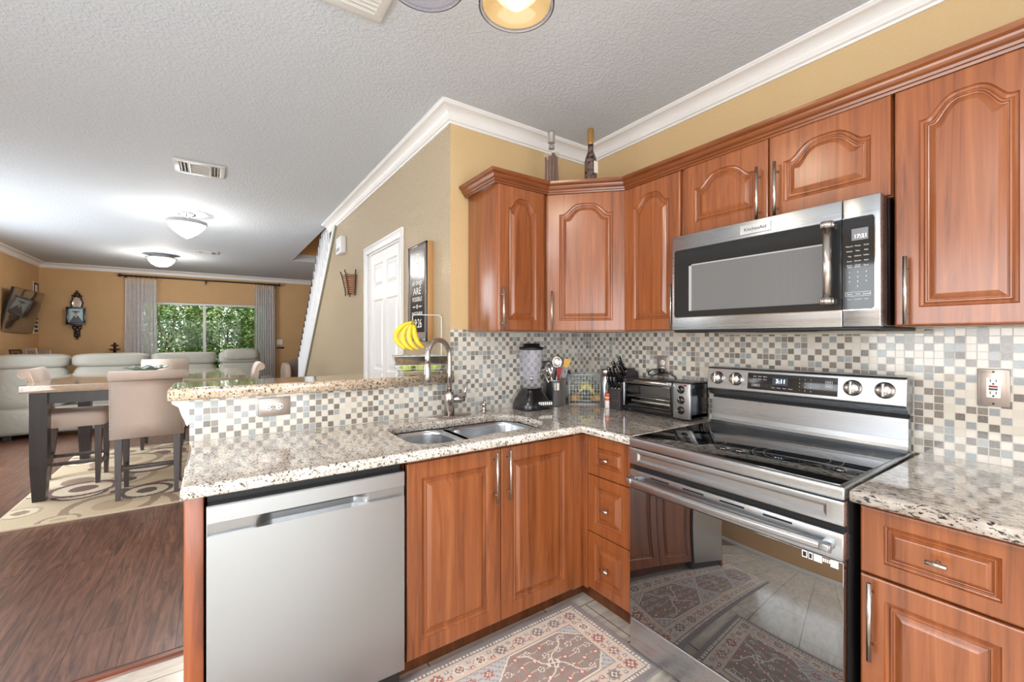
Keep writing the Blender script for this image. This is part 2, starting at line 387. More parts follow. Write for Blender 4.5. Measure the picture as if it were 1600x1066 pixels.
# ceiling, with the stairwell cut out
m = MB(); y0, y1, x0, x1 = 3.05, 5.75, XL, .0
for lo, hi in (((XW, YB, ZC), (XE, y0, ZC + .12)), ((XW, y0, ZC), (x0 - .02, y1, ZC + .12)), ((x1, y0, ZC), (XE, y1, ZC + .12)), ((XW, y1, ZC), (XE, YW + .1, ZC + .12))): m.box(lo, hi)
struct('ceiling', m, M_ceil)
m = MB()
m.box((x0 - .1, y0 - .1, ZC + .12), (x0 - .02, y1 + .1, 4.6)); m.box((x1, y0 - .1, ZC + .12), (x1 + .08, y1 + .1, 4.6)); m.box((x0 - .1, y1, ZC + .12), (x1 + .08, y1 + .08, 4.6)); m.box((x0 - .1, y0 - .1, ZC + .12), (x1 + .08, y0, 4.6)); m.box((x0 - .1, y0 - .1, 4.6), (x1 + .08, y1 + .1, 4.7))
struct('wall_stairwell', m, M_ochre)
# walls
m = MB(); m.box((0, YB, 0), (.1, 0, ZC)); struct('wall_right', m, M_tan)
m = MB(); m.box((XL + .1, 0, 0), (.1, .1, ZC)); struct('wall_end', m, M_tan)
# hall wall with the sloping part under the stair; a door opening
dz = (2.527 - .774) / (2.69 - 4.59)
def zs(y): return 2.527 + dz * (y - 2.69)
yend = 2.69 + (0.06 - 2.527) / dz
DY0, DY1, DZ = .775, 1.555, 2.045
m = MB()
m.prism([(0, 0), (DY0, 0), (DY0, DZ), (DY1, DZ), (DY1, 0), (yend, 0), (yend, zs(yend)), (2.69, zs(2.69)), (2.69, ZC), (0, ZC)], 'x', XL, XL + .1)
struct('wall_hall', m, [M_tan_tex])
m = MB(); m.box((XL - .0005, -.0005, .0), (XL + .1, .0, ZC)); bpy.data.objects  # corner cap joins the end wall
struct('wall_end_return', m, M_tan)
m = MB(); m.box((XL + .1, 2.69, 0), (.0, 2.77, 2.5)); struct('wall_understair', m, M_ochre)
m = MB(); m.box((.0, 0.1, 0), (.08, 5.8, ZC)); struct('wall_stair_far', m, M_ochre)
m = MB(); m.box((.08, 5.72, 0), (XE, 5.8, ZC)); struct('wall_hall_end', m, M_ochre)
m = MB(); m.box((XE, 5.72, 0), (XE + .1, YW + .1, ZC)); struct('wall_living_right', m, M_ochre)
# window wall
WX0, WX1, WZ0, WZ1 = -3.28, -1.2, .55, 2.03
m = MB()
for lo, hi in (((XW, YW, 0), (WX0, YW + .15, ZC)), ((WX1, YW, 0), (XE, YW + .15, ZC)), ((WX0, YW, 0), (WX1, YW + .15, WZ0)), ((WX0, YW, WZ1), (WX1, YW + .15, ZC))): m.box(lo, hi)
struct('wall_window', m, M_ochre)
def window(name, ax, c, a0, a1, z0, z1, mull, gl=True, fr=.045):
    """framed window in a wall plane; ax is the wall's normal axis"""
    def B(mb, p0, p1, q0, q1, d0, d1, bev=.003):
        lo, hi = ((p0, d0, q0), (p1, d1, q1)) if ax == 'y' else ((d0, p0, q0), (d1, p1, q1)); mb.box(lo, hi, bev)
    w = put(bpy.data.objects.new(name, None), kind='structure'); SC.collection.objects.link(w); w.location = ((a0 + a1) / 2, c, z0) if ax == 'y' else (c, (a0 + a1) / 2, z0)
    m = MB(); B(m, a0, a0 + fr, z0, z1, c, c + .06); B(m, a1 - fr, a1, z0, z1, c, c + .06); B(m, a0, a1, z0, z0 + fr, c, c + .06); B(m, a0, a1, z1 - fr, z1, c, c + .06)
    for u in mull: B(m, u - fr * .55, u + fr * .55, z0 + fr, z1 - fr, c + .01, c + .05)
    obj('window_frame', m, M_white, w)
    if gl:
        m = MB(); B(m, a0 + fr, a1 - fr, z0 + fr, z1 - fr, c + .028, c + .032, 0); obj('window_pane', m, M_pane, w)
    m = MB(); B(m, a0 - .02, a1 + .02, z0 - .03, z0, (c - .1) if ax == 'y' and c > 0 else c - .02, c + .06); obj('window_sill', m, M_white, w)
    return w
window('window_1', 'y', YW + .05, WX0, WX1, WZ0, WZ1, [-2.29])
# left wall; nook and living openings are added, out of view, to admit light
m = MB()
op = [(-2.75, -.25, .9, 2.2), (2.7, 5.3, .35, 2.25)]
ys = [YB, op[0][0], op[0][1], op[1][0], op[1][1], YW]
m.box((XW - .12, ys[0], 0), (XW, ys[1], ZC)); m.box((XW - .12, ys[2], 0), (XW, ys[3], ZC)); m.box((XW - .12, ys[4], 0), (XW, ys[5] + .15, ZC))
for a, b, z0, z1 in op: m.box((XW - .12, a, 0), (XW, b, z0)); m.box((XW - .12, a, z1), (XW, b, ZC))
struct('wall_left', m, M_ochre)
window('window_added_2', 'x', XW - .1, -2.75, -.25, .9, 2.2, [-1.92, -1.08], gl=False)
window('window_added_3', 'x', XW - .1, 2.7, 5.3, .35, 2.25, [4.0], gl=False)
# back wall; its sliding door is added behind the camera to admit light
m = MB(); m.box((XW, YB - .12, 0), (-4.35, YB, ZC)); m.box((-1.05, YB - .12, 0), (.1, YB, ZC)); m.box((-4.35, YB - .12, 2.2), (-1.05, YB, ZC)); m.box((-4.35, YB - .12, 0), (-1.05, YB, .08))
struct('wall_back', m, M_tan)
window('window_added_4', 'y', YB - .1, -4.35, -1.05, .08, 2.2, [-2.7, -2.2, -1.6], gl=False, fr=.07)

# half wall between kitchen and dining: tiled kitchen side, painted living side
KX = -2.225
m = MB(); m.box((KX, .008, 0), (XL, .125, 1.088)); struct('wall_half', m, M_tan)
m = MB(); m.box((KX, -.0005, .905), (XL - .001, .0085, 1.088)); m.box((XL - .001, -.008, .905), (-.001, .0, 1.385)); struct('trim_backsplash_end', m, M_mosaic)
m = MB(); m.box((-.008, -2.75, .905), (.0, -.0, 1.385)); struct('trim_backsplash_right', m, M_mosaic)
m = MB(); m.box((-.0105, -1.76, 1.352), (-.0075, -.96, 1.362), .001); struct('trim_rough_plaster', m, mat('rough_plaster_edge', s2l(196, 188, 172), .9))

# crown moulding along a path of wall corners
def sweep(mb, path, prof, mi=0, closed=False):
    """path: list of (x,y); prof: (out, z). 'out' is to the left of the walking direction"""
    rows = []; n = len(path)
    for i, p in enumerate(path):
        p = Vector(p); a = (p - Vector(path[i - 1])).normalized() if i > 0 else None; b = (Vector(path[i + 1]) - p).normalized() if i < n - 1 else None
        if a is None: a = b
        if b is None: b = a
        na = Vector((-a.y, a.x)); nb = Vector((-b.y, b.x)); k = (na + nb); k = k / max(.2, k.dot(na)) if k.length > 1e-6 else na
        rows.append([(p.x + k.x * o, p.y + k.y * o, z) for o, z in prof])
    mb.grid(rows, False, closeu=True, mi=mi)
    mb.add(rows[0], [list(range(len(prof)))], False, mi); mb.add(rows[-1], [list(range(len(prof)))], False, mi)
def cove(zt, d=.095, w=.085):
    pr = [(0, zt - d)] + [(w * .10, zt - d), (w * .14, zt - d + .010), (w * .24, zt - d + .013), (w * .26, zt - d + .022)]
    for k in range(1, 7):
        t = k / 7 * math.pi / 2; pr.append((w * (.26 + .56 * (1 - math.cos(t))), zt - d + .022 + (d - .040) * math.sin(t)))
    pr += [(w * .84, zt - .018), (w * .90, zt - .016), (w * .96, zt - .010), (w, zt - .008), (w, zt), (0, zt)]
    return pr
m = MB(); sweep(m, [(0, YB), (0, 0), (XL, 0), (XL, 3.05)], cove(ZC, .085, .09)); struct('trim_crown_kitchen', m, M_white)
m = MB(); sweep(m, [(XE, YW), (XW, YW), (XW, YB)], cove(ZC, .085, .09)); struct('trim_crown_living', m, M_white)
m = MB(); sweep(m, [(XE, YW), (XW, YW), (XW, YB)], [(0, 0), (.014, 0), (.014, .09), (.008, .1), (0, .1)]); struct('baseboard_living', m, M_white)

# ---- hall door
d = put(bpy.data.objects.new('door_1', None), kind='structure'); SC.collection.objects.link(d); d.location = (XL, (DY0 + DY1) / 2, 0)
m = MB()
m.box((XL - .018, DY0 - .065, 0), (XL, DY0, DZ - .0005), .003); m.box((XL - .018, DY1, 0), (XL, DY1 + .065, DZ - .0005), .003); m.box((XL - .018, DY0 - .065, DZ), (XL, DY1 + .065, DZ + .065), .003)
for a, b in ((DY0 - .06, DY0 - .045), (DY1 + .045, DY1 + .06)): m.box((XL - .024, a, 0), (XL - .0183, b, DZ + .044), .002)
m.box((XL - .024, DY0 - .06, DZ + .045), (XL - .0183, DY1 + .06, DZ + .06), .002)
m.box((XL, DY0, 0), (XL + .1, DY0 + .012, DZ)); m.box((XL, DY1 - .012, 0), (XL + .1, DY1, DZ)); m.box((XL, DY0, DZ - .012), (XL + .1, DY1, DZ))
obj('door_casing', m, M_white, d)
def front(mb, w, h, M, arch=0.0, mx=.062, mz=.058, top=None, thick=.02, steps=None, npt=44, mi=0):
    """routed cabinet front: local x across, z up, the face looks to local -y, back at y=0"""
    top = h - (top if top is not None else mz)   # height of the shoulders
    x0, x1, z0 = mx, w - mx, mz
    if arch: top = top - arch
    # outline counter-clockwise: bottom, right side, top, left side; each point has a partner on the rectangle
    def outline(d):
        X0, X1, Z0, T = x0 + d, x1 - d, z0 + d, top - d; o = []
        def seg(a, b, k):
            for i in range(k): t = i / k; o.append((a[0] + (b[0] - a[0]) * t, a[1] + (b[1] - a[1]) * t))
        seg((X0, Z0), (X1, Z0), 4); seg((X1, Z0), (X1, T), 4)
        for i in range(npt):
            t = i / npt; q = abs(2 * t - 1) / .88
            o.append((X1 + (X0 - X1) * t, T + (arch * (.5 + .5 * math.cos(math.pi * q ** 1.8)) if arch and q < 1 else 0)))
        seg((X0, T), (X0, Z0), 4); return o
    rc = []
    for (p, q, k) in (((0, 0), (w, 0), 4), ((w, 0), (w, h), 4), ((w, h), (0, h), npt), ((0, h), (0, 0), 4)):
        for i in range(k): t = i / k; rc.append((p[0] + (q[0] - p[0]) * t, p[1] + (q[1] - p[1]) * t))
    n = len(rc)
    def rin(e): return [(min(max(x, e), w - e), min(max(z, e), h - e)) for x, z in rc]
    L = [(rc, 0.0), (rc, -(thick - .004)), (rin(.0015), -(thick - .0012)), (rin(.005), -thick)]
    if steps is None and (top - z0) < .13: steps = [(0, 0), (.0025, .006), (.006, .008), (.010, .0035), (.012, .0035), (.0135, .0075), (.015, .008), (.023, .001), (.026, .0), (.028, .0)]
    st = steps or [(0, 0), (.0035, .006), (.010, .0085), (.015, .0035), (.018, .0035), (.020, .0080), (.023, .0085), (.035, .0015), (.040, .0), (.043, .0)]
    for d, dep in st: L.append((outline(d), -thick + dep))
    old = mb.M; mb.M = M
    rows = [[(x, y, z) for x, z in pts] for pts, y in L]
    mb.grid(rows, True, closeu=True, mi=mi)
    mb.add(rows[-1], [list(range(n))], False, mi)
    mb.add([(0, 0, 0), (w, 0, 0), (w, 0, h), (0, 0, h)], [(0, 1, 2, 3)], False, mi)
    mb.M = old; return mb
def flatten_shade(o, ang=30):
    me = o.data
    me.set_sharp_from_angle(angle=math.radians(ang)); return o
m = MB(); YA, YZ = DY0 + .013, DY1 - .013
PM = [(DY0 + .110, DY0 + .345), (DY0 + .435, DY0 + .670)]; PZ = [(.25, .95), (1.08, 1.65), (1.75, 1.945)]; X = XL + .012
m.box((X + .012, YA, .008), (XL + .05, YZ, DZ - .014))
for a, b in ((YA, PM[0][0]), (PM[0][1], PM[1][0]), (PM[1][1], YZ)): m.box((X, a, .008), (X + .0125, b, DZ - .014))
for pa, pb in PM:
    for z0, z1 in ((.008, PZ[0][0]), (PZ[0][1], PZ[1][0]), (PZ[1][1], PZ[2][0]), (PZ[2][1], DZ - .014)): m.box((X, pa, z0), (X + .0125, pb, z1))
    for z0, z1 in PZ:
        rows = [[(X + dd, pa + e, z0 + e), (X + dd, pb - e, z0 + e), (X + dd, pb - e, z1 - e), (X + dd, pa + e, z1 - e)] for e, dd in ((0, .004), (.010, .011), (.020, .011), (.045, .003))]
        m.grid(rows, False, closeu=True); m.add(rows[-1], [(0, 1, 2, 3)])
obj('door_leaf', m, M_white, d, keepnorm=True)
m = MB(); m.lathe([(.027, 0), (.027, .006), (.012, .012), (.012, .03), (.026, .04), (.028, .055), (.02, .066), (.001, .07)], (0, 0, 0), 20, Matrix.Translation((XL + .012, DY1 - .075, .95)) @ Matrix.Rotation(-R90, 4, 'Y')); obj('door_handle', m, M_nickel, d)
for z in (.3, 1.05, 1.78):
    m = MB(); m.box((XL - .001, DY0 - .002, z), (XL + .013, DY0 + .014, z + .09), .002); obj('door_hinge', m, M_nickel, d)

# ---- staircase (structure): sloping skirt, treads, cap; its rail and balusters are parts
st = thing('staircase', (XL, 4.2, 0), 'white staircase with sloping balustrade beside the textured hall wall', 'staircase')
n_st = 14; run = .21; rise = .1795 * 1.0
m = MB()
z = 0; yb = yend
k = 0
while zs(yb - k * .205) < 2.62 + .4 and k < 15:
    yy = yb - k * .205; zz = zs(yy) - .02
    if zz > 0.05: m.box((XL + .101, yy - .235, zz - .19), (-.002, yy, zz), .006)
    k += 1
obj('treads', m, mat('brown_stair_carpet', s2l(112, 88, 70), .95), st)
m = MB(); ya, yb2 = 2.78, yend
m.prism([(ya, zs(ya) + .005), (yb2, zs(yb2) + .005), (yb2, zs(yb2) + .25), (ya, zs(ya) + .25)], 'x', XL + .002, XL + .035)
obj('skirt_board', m, M_white2, st)
m = MB(); m.prism([(2.69, zs(2.69) - .008), (yb2, zs(yb2) - .008), (yb2, zs(yb2) + .03), (2.69, zs(2.69) + .03)], 'x', XL - .022, XL + .002); obj('cap_moulding', m, mat('grey_green_cap', s2l(150, 150, 138), .4), st)
y = yb2 - .06; first = None; cnt = 0
while y > 3.12:
    z0 = zs(y) + .2; z1 = zs(y) + .93
    if z0 > ZC + .6: break
    z1 = min(z1, 3.4)
    m = MB(); mm = XL + .018
    m.lathe([(.016, z0 - .05), (.016, z0 + .12), (.020, z0 + .13), (.013, z0 + .16), (.018, z0 + .34), (.012, z0 + .5), (.012, z1)], (mm, y, 0), 8)
    obj('baluster', m, M_white2, st); y -= .098; cnt += 1
m = MB(); ra, rb = 3.1, yb2 - .02
m.tube([(XL + .03, ra, zs(ra) + .95), (XL + .03, rb, zs(rb) + .95)], .026, 10); obj('handrail', m, M_darkwood, st)
m = MB(); m.box((XL - .03, yb2 - .02, 0), (XL + .06, yb2 + .07, .72), .006); obj('newel_post', m, M_white2, st)
# ================================================================ kitchen cabinets
def MFY(x0, yb, z0): return frame_M((x0, yb, z0), (1, 0, 0), (0, 1, 0), (0, 0, 1))          # face looks to -y
def MFX(y0, xb, z0): return frame_M((xb, y0, z0), (0, -1, 0), (1, 0, 0), (0, 0, 1))         # face looks to -x, local x runs to -y
def pull(parent, M, x, z0, z1, out=.03, r=.0058, face=.02, horiz=False, name='handle'):
    """bar pull with two posts; M is the front's frame"""
    m = MB(M)
    if horiz: P = lambda a: (a, -face - out, x)
    else: P = lambda a: (x, -face - out, a)
    m.tube([P(z0), P(z1)], r, 12)
    e = (z1 - z0) * (.16 if z1 - z0 > .1 else .5)
    for a in ({z0 + e, z1 - e}):
        q = P(a); m.tube([(q[0], -face + .0005, q[2]), (q[0], -face - out, q[2])], r * .75, 8)
    return obj(name, m, M_nickel, parent)
def mk_front(name, parent, M, w, h, arch=0.0, mat_=None, **k):
    m = MB(); front(m, w, h, M, arch, **k)
    o = obj(name, m, mat_ or M_cab, parent); flatten_shade(o, 14); return o
UZ0, UZ1 = 1.373, 2.135
UP = 'cherry wall cabinets'
def upper(lbl, loc): return thing('wall_cabinet', loc, lbl, 'cabinet', UP)
AR = dict(arch=.058, mx=.058, mz=.056, top=.056)
c = upper('narrow cherry wall cabinet beside the corner one, its side panel facing the hall', (-.78, 0, UZ0))
m = MB(); m.box((-.945, -.305, UZ0), (-.611, -.009, UZ1), .002); obj('carcass', m, M_cab, c)
M = MFY(-.940, -.3055, UZ0 + .003); d = mk_front('door', c, M, .298, .755, **AR); pull(d, M, .010, .003, .217)
c = upper('diagonal cherry corner wall cabinet with two bottles on top', (-.3, -.3, UZ0))
m = MB(); m.prism([(-.610, -.009), (-.610, -.305), (-.305, -.610), (-.009, -.610), (-.009, -.009)], 'z', UZ0, UZ1); obj('carcass', m, M_cab, c)
s = math.sqrt(.5); M = frame_M((-.610 + .004 - .0003, -.305 - .004 - .0003, UZ0 + .003), (s, -s, 0), (s, s, 0), (0, 0, 1)); d = mk_front('door', c, M, .420, .755, arch=.058, mx=.066, mz=.056, top=.056)
pull(d, M, .028, .003, .217)
c = upper('narrow cherry wall cabinet between the corner cabinet and the microwave', (-.15, -.78, UZ0))
m = MB(); m.box((-.305, -.966, UZ0), (-.009, -.611, UZ1), .002); obj('carcass', m, M_cab, c)
M = MFX(-.617, -.3055, UZ0 + .003); d = mk_front('door', c, M, .335, .755, **AR); pull(d, M, .306, .003, .217)
c = upper('short two-door cherry wall cabinet directly above the microwave', (-.15, -1.35, 1.8))
m = MB(); m.box((-.305, -1.729, 1.8), (-.009, -.967, UZ1), .002); obj('carcass', m, M_cab, c)
for y0, hx in ((-.971, .346), (-1.351, .033)):
    M = MFX(y0, -.3055, 1.803); d = mk_front('door', c, M, .376, .329, arch=.056, mx=.052, mz=.062, top=.055); pull(d, M, hx, .006, .218)
c = upper('tall cherry wall cabinet right of the microwave, above the bare counter', (-.15, -2.06, UZ0))
m = MB(); m.box((-.305, -2.395, UZ0), (-.009, -1.731, UZ1), .002); obj('carcass', m, M_cab, c)
for y0, w_ in ((-1.737, .323), (-2.065, .323)):
    M = MFX(y0, -.3055, UZ0 + .003); d = mk_front('door', c, M, w_, .755, **AR); pull(d, M, .032, .003, .217)
m = MB(); z = UZ1
prof = [(-.02, z - .004), (.022, z - .004), (.024, z + .004), (.030, z + .006), (.032, z + .014), (.040, z + .020), (.044, z + .027), (.046, z + .034), (.056, z + .040), (.060, z + .046), (.061, z + .056), (-.02, z + .056)]
sweep(m, [(-.3058, -2.395), (-.3058, -.6103), (-.6103, -.3058), (-.9455, -.3058), (-.9455, -.010)], prof)
obj('cabinet_crown', m, M_cabx, label='moulded cherry crown trim running along the tops of the wall cabinets', cat='trim')

# ---- base cabinets
BZ0, BZ1 = .112, .858
def base(lbl, loc): return thing('base_cabinet', loc, lbl, 'cabinet', 'cherry base cabinets')
c = base('two-door cherry base cabinet under the sink', (-1.1, -.3, 0))
m = MB(); m.box((-1.552, -.600, .10), (-.640, -.595, .875), .001); m.box((-1.552, -.6, .10), (-1.535, -.01, .875)); m.box((-1.552, -.6, .10), (-.64, -.01, .118)); m.box((-.655, -.6, .10), (-.64, -.01, .875)); obj('carcass', m, M_cab, c)
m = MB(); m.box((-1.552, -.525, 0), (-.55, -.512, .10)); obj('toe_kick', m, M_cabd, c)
M = MFY(-1.545, -.6005, BZ0); d = mk_front('door', c, M, .422, BZ1 - BZ0, mx=.060, mz=.062); pull(d, M, .387, .525, .739)
M = MFY(-1.120, -.6005, BZ0); d = mk_front('door', c, M, .422, BZ1 - BZ0, mx=.060, mz=.062); pull(d, M, .030, .525, .739)
m = MB(); m.box((-.697, -.610, .10), (-.625, -.6005, .858), .001); obj('filler', m, M_cab, c)
c = base('three-drawer cherry base cabinet left of the range', (-.3, -.78, 0))
m = MB(); m.box((-.605, -.945, .10), (-.01, -.612, .875), .002); obj('carcass', m, M_cab, c)
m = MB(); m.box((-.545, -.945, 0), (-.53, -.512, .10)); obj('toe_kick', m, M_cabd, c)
m = MB(); m.box((-.625, -.640, .10), (-.6055, -.6005, .858), .001); obj('filler', m, M_cab, c)
for z0, z1 in ((.112, .387), (.391, .667), (.671, .858)):
    M = MFX(-.643, -.6055, z0); d = mk_front('drawer', c, M, .262, z1 - z0, mx=.048, mz=.048)
    zm = (z1 - z0) / 2 + (.03 if z1 - z0 > .2 else 0) * .0; pull(d, M, zm, .106, .156, horiz=True, out=.028, name='knob')
c = base('cherry base cabinet right of the range, drawer over door', (-.3, -2.2, 0))
m = MB(); m.box((-.605, -2.72, .10), (-.01, -1.731, .875), .002); obj('carcass', m, M_cab, c)
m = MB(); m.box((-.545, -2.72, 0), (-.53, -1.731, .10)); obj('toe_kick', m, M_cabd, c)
for y0 in (-1.735, -2.065, -2.395):
    M = MFX(y0, -.6055, .672); d = mk_front('drawer', c, M, .322, .186, mx=.052, mz=.040); pull(d, M, .093, .142, .182, horiz=True, out=.028, name='knob', r=.006)
    M = MFX(y0, -.6055, .112); d = mk_front('door', c, M, .322, .554, mx=.052, mz=.056); pull(d, M, .028, .33, .546)
m = MB(); m.box((-2.216, -.622, 0), (-2.168, .006, .875), .003)
obj('end_panel', m, M_end, label='orange cherry end panel closing the peninsula beside the dishwasher', cat='panel')

# ---- countertops
def slab(mb, outer, holes, z0, z1, bev=.009):
    """flat stone with rounded arrises; outer counter-clockwise"""
    def ins(pts, d):
        n = len(pts); r = []
        for i in range(n):
            a, b, c_ = Vector(pts[i - 1]), Vector(pts[i]), Vector(pts[(i + 1) % n]); e1 = (b - a).normalized(); e2 = (c_ - b).normalized()
            n1 = Vector((-e1.y, e1.x)); n2 = Vector((-e2.y, e2.x)); k = n1 + n2; k = k / max(.3, k.dot(n1)); r.append(tuple(b + k * d))
        return r
    loops = []
    for pts, sg in [(outer, 1)] + [(h, -1) for h in holes]:
        rows = [[(x, y, z0) for x, y in ins(pts, sg * bev * .5)], [(x, y, z0 + bev * .5) for x, y in pts], [(x, y, z1 - bev) for x, y in pts]]
        for k in range(1, 4):
            t = k / 3 * math.pi / 2; rows.append([(x, y, z1 - bev + bev * math.sin(t)) for x, y in ins(pts, sg * bev * (1 - math.cos(t)))])
        mb.grid(rows, True, closeu=True); loops.append((rows[-1], rows[0]))
    for idx in (0, 1):
        b = bmesh.new(); es = []
        for lp in loops:
            vs = [b.verts.new(p) for p in lp[idx]]
            for i in range(len(vs)): es.append(b.edges.new((vs[i - 1], vs[i])))
        bmesh.ops.triangle_fill(b, edges=es, use_beauty=True)
        ix = {v: i for i, v in enumerate(b.verts)}
        mb.add([v.co for v in b.verts], [[ix[v] for v in f.verts] for f in b.faces], False); b.free()
def rrect(x0, x1, y0, y1, r, k=6):
    pts = []
    for cx_, cy_, a0 in ((x1 - r, y1 - r, 0), (x0 + r, y1 - r, 90), (x0 + r, y0 + r, 180), (x1 - r, y0 + r, 270)):
        for i in range(k + 1):
            a = math.radians(a0 + 90 * i / k); pts.append((cx_ + r * math.cos(a), cy_ + r * math.sin(a)))
    return pts
CZ0, CZ1 = .8765, .914
m = MB(); hole = [(-1.40, -.585), (-1.24, -.575), (-1.19, -.555), (-1.13, -.548), (-.90, -.545)] + []
def arc(cx_, cy_, r, a0, a1, k=7): return [(cx_ + r * math.cos(math.radians(a0 + (a1 - a0) * i / k)), cy_ + r * math.sin(math.radians(a0 + (a1 - a0) * i / k))) for i in range(k + 1)]
hole = arc(-1.39, -.485, .10, 180, 270) + [(-1.25, -.585)] + [(-1.19, -.565), (-1.15, -.555)] + arc(-.885, -.445, .105, 270, 360) + arc(-.90, -.29, .12, 0, 90) + [(-1.13, -.17), (-1.19, -.178), (-1.24, -.168)] + arc(-1.39, -.268, .10, 90, 180)
slab(m, [(-2.222, -.66), (-.68, -.66), (-.68, -.952), (-.0085, -.952), (-.0085, -.0085), (-1.0, -.0085), (-2.222, -.0015)], [hole], CZ0, CZ1)
obj('countertop', m, M_granite, label='speckled granite counter with the double sink cut into it', cat='countertop')
m = MB(); slab(m, [(-.68, -2.75), (-.0085, -2.75), (-.0085, -1.727), (-.68, -1.727)], [], CZ0, CZ1)
obj('countertop', m, M_granite, label='bare speckled granite counter right of the range under the outlet', cat='countertop')
m = MB(); slab(m, [(-2.292, -.048), (XL + .0, -.048), (XL - .0005, -.001), (XL - .0005, .27), (-2.292, .27)], [], 1.0885, 1.137, .01)
obj('bar_top', m, M_bar, label='raised granite breakfast bar top over the tiled half wall', cat='countertop')
m = MB(); poly = [(.0, 1.088), (.0, .985), (.02, .975), (.035, .985), (.045, 1.0), (.06, 1.01), (.08, 1.03), (.10, 1.055), (.16, 1.07), (.17, 1.088)]
P = [(-2.226 - 0 - p[0] * .35, p[1]) for p in poly]
m.prism(P, 'y', .02, .055)
obj('bracket', m, M_white, label='small white scrolled bracket under the left end of the bar', cat='bracket')

# ---- sink, tap, soap pump
sk = thing('double_sink', (-1.14, -.37, CZ0), 'double-bowl stainless undermount sink set in the granite counter', 'sink')
def bowl(x0, x1, y0, y1, r, name='bowl'):
    m = MB(); rows = []
    for e, z in ((-.03, CZ0 - .0015), (-.004, CZ0 - .0015), (0, CZ0 - .004), (.003, CZ0 - .02), (.008, .76), (.016, .735), (.035, .722), (.07, .716)):
        rows.append([(x, y, z) for x, y in rrect(x0 + e, x1 - e, y0 + e, y1 - e, max(.02, r - e * .5))])
    m.grid(rows, True, closeu=True)
    n_ = len(rows[-1]); cx_, cy_ = (x0 + x1) / 2, (y0 + y1) / 2
    m.add(rows[-1] + [(cx_, cy_, .712)], [(i, (i + 1) % n_, n_) for i in range(n_)], True)
    b = obj(name, m, M_sink, sk, keepnorm=False)
    m = MB(); m.lathe([(.045, .7165), (.044, .719), (.036, .7185), (.030, .712), (.001, .711)], (cx_, cy_, 0), 24); obj('drain', m, M_chrome, b)
bowl(-1.49, -1.205, -.585, -.17, .09); bowl(-1.175, -.785, -.548, -.172, .09)
t = thing('kitchen_faucet', (-1.1, -.080, CZ1), 'tall brushed gooseneck tap behind the sink', 'faucet')
fx, fy = -1.10, -.080
m = MB(); m.lathe([(.001, 0), (.030, 0), (.030, .004), (.027, .007), (.001, .007)], (0, 0, 0), 24, Matrix.Translation((fx, fy, CZ1)) @ Matrix.Diagonal((4.4, 1, 1, 1))); obj('deck_plate', m, M_nickeld, t)
m = MB(); m.lathe([(.027, CZ1 + .006), (.027, 1.035), (.024, 1.045), (.0165, 1.05)], (fx, fy, 0), 24); obj('body', m, M_nickeld, t)
dx, dy = -.9, -.43; q = math.hypot(dx, dy); dx /= q; dy /= q; R = .088
pts = [(fx, fy, 1.045), (fx, fy, 1.15), (fx, fy, 1.235)] + [(fx + dx * (R - R * math.cos(a)), fy + dy * (R - R * math.cos(a)), 1.238 + R * math.sin(a)) for a in [math.pi * k / 14 for k in range(1, 14)]] + [(fx + dx * 2 * R, fy + dy * 2 * R, 1.235), (fx + dx * 2 * R, fy + dy * 2 * R, 1.2)]
m = MB(); m.tube(pts, .0135, 16); obj('neck', m, M_nickeld, t)
m = MB(); m.lathe([(.0155, 1.113), (.018, 1.117), (.018, 1.16), (.0155, 1.205), (.0135, 1.21)], (fx + dx * 2 * R, fy + dy * 2 * R, 0), 20); obj('spray_head', m, M_nickeld, t)
m = MB(); m.tube([(fx + .02, fy, 1.005), (fx + .085, fy - .01, 1.005)], .017, 16); m.tube([(fx + .078, fy - .009, 1.015), (fx + .092, fy - .012, 1.05), (fx + .1, fy - .013, 1.095)], [.009, .008, .006], 10); obj('lever', m, M_nickeld, t)
t = thing('soap_dispenser', (-.863, -.045, CZ1), 'small metal soap pump set in the counter right of the tap', 'soap dispenser')
m = MB(); m.lathe([(.001, 0), (.020, 0), (.020, .004), (.012, .008), (.011, .03), (.014, .034), (.014, .05), (.006, .052)], (-.863, -.045, CZ1), 18); m.tube([(-.863, -.045, CZ1 + .05), (-.866, -.05, CZ1 + .062), (-.875, -.075, CZ1 + .062), (-.878, -.082, CZ1 + .052)], .006, 10); obj('pump', m, M_nickeld, t)

# ================================================================ dishwasher
dwt = thing('dishwasher', (-1.863, -.3, 0), 'stainless dishwasher with pocket handle under the counter end', 'dishwasher')
X0, X1 = -2.162, -1.563
m = MB(); m.box((X0 + .004, -.60, .02), (X1 - .004, -.02, .872)); obj('tub', m, M_blackm, dwt)
m = MB(); nx = 90
zr = [.105, .108, .2, .45, .70, .7495, .7515, .7518, .757, .764, .772, .780, .788, .7905, .80, .838, .842]
def dwy(x, z):
    b = -.642
    if z <= .106 or z >= .8415: b += .003
    if .7517 < z < .7895: b += .006 + .006 * (1 - (z - .7517) / .038)
    if .7515 < z < .79:
        a = min(1, max(0, (x + 2.04) / .05)) * min(1, max(0, (-1.69 - x) / .05)); a = a * a * (3 - 2 * a)
        b += .030 * a * (1 - max(0, (z - .772) / .018)) if z > .772 else .030 * a
    return b
rows = [[(X0 + (X1 - X0) * i / nx, dwy(X0 + (X1 - X0) * i / nx, z), z) for i in range(nx + 1)] for z in zr]
m.grid(rows, False)
m.box((X0, -.638, .105), (X0 + .002, -.60, .842)); m.box((X1 - .002, -.638, .105), (X1, -.60, .842)); m.box((X0, -.639, .8395), (X1, -.60, .842))
dd_ = obj('door', m, M_steel_v, dwt, keepnorm=False)
m = MB(); m.box((X0 + .002, -.598, .843), (X1 - .002, -.585, .872)); obj('control_strip', m, M_blackm, dwt)
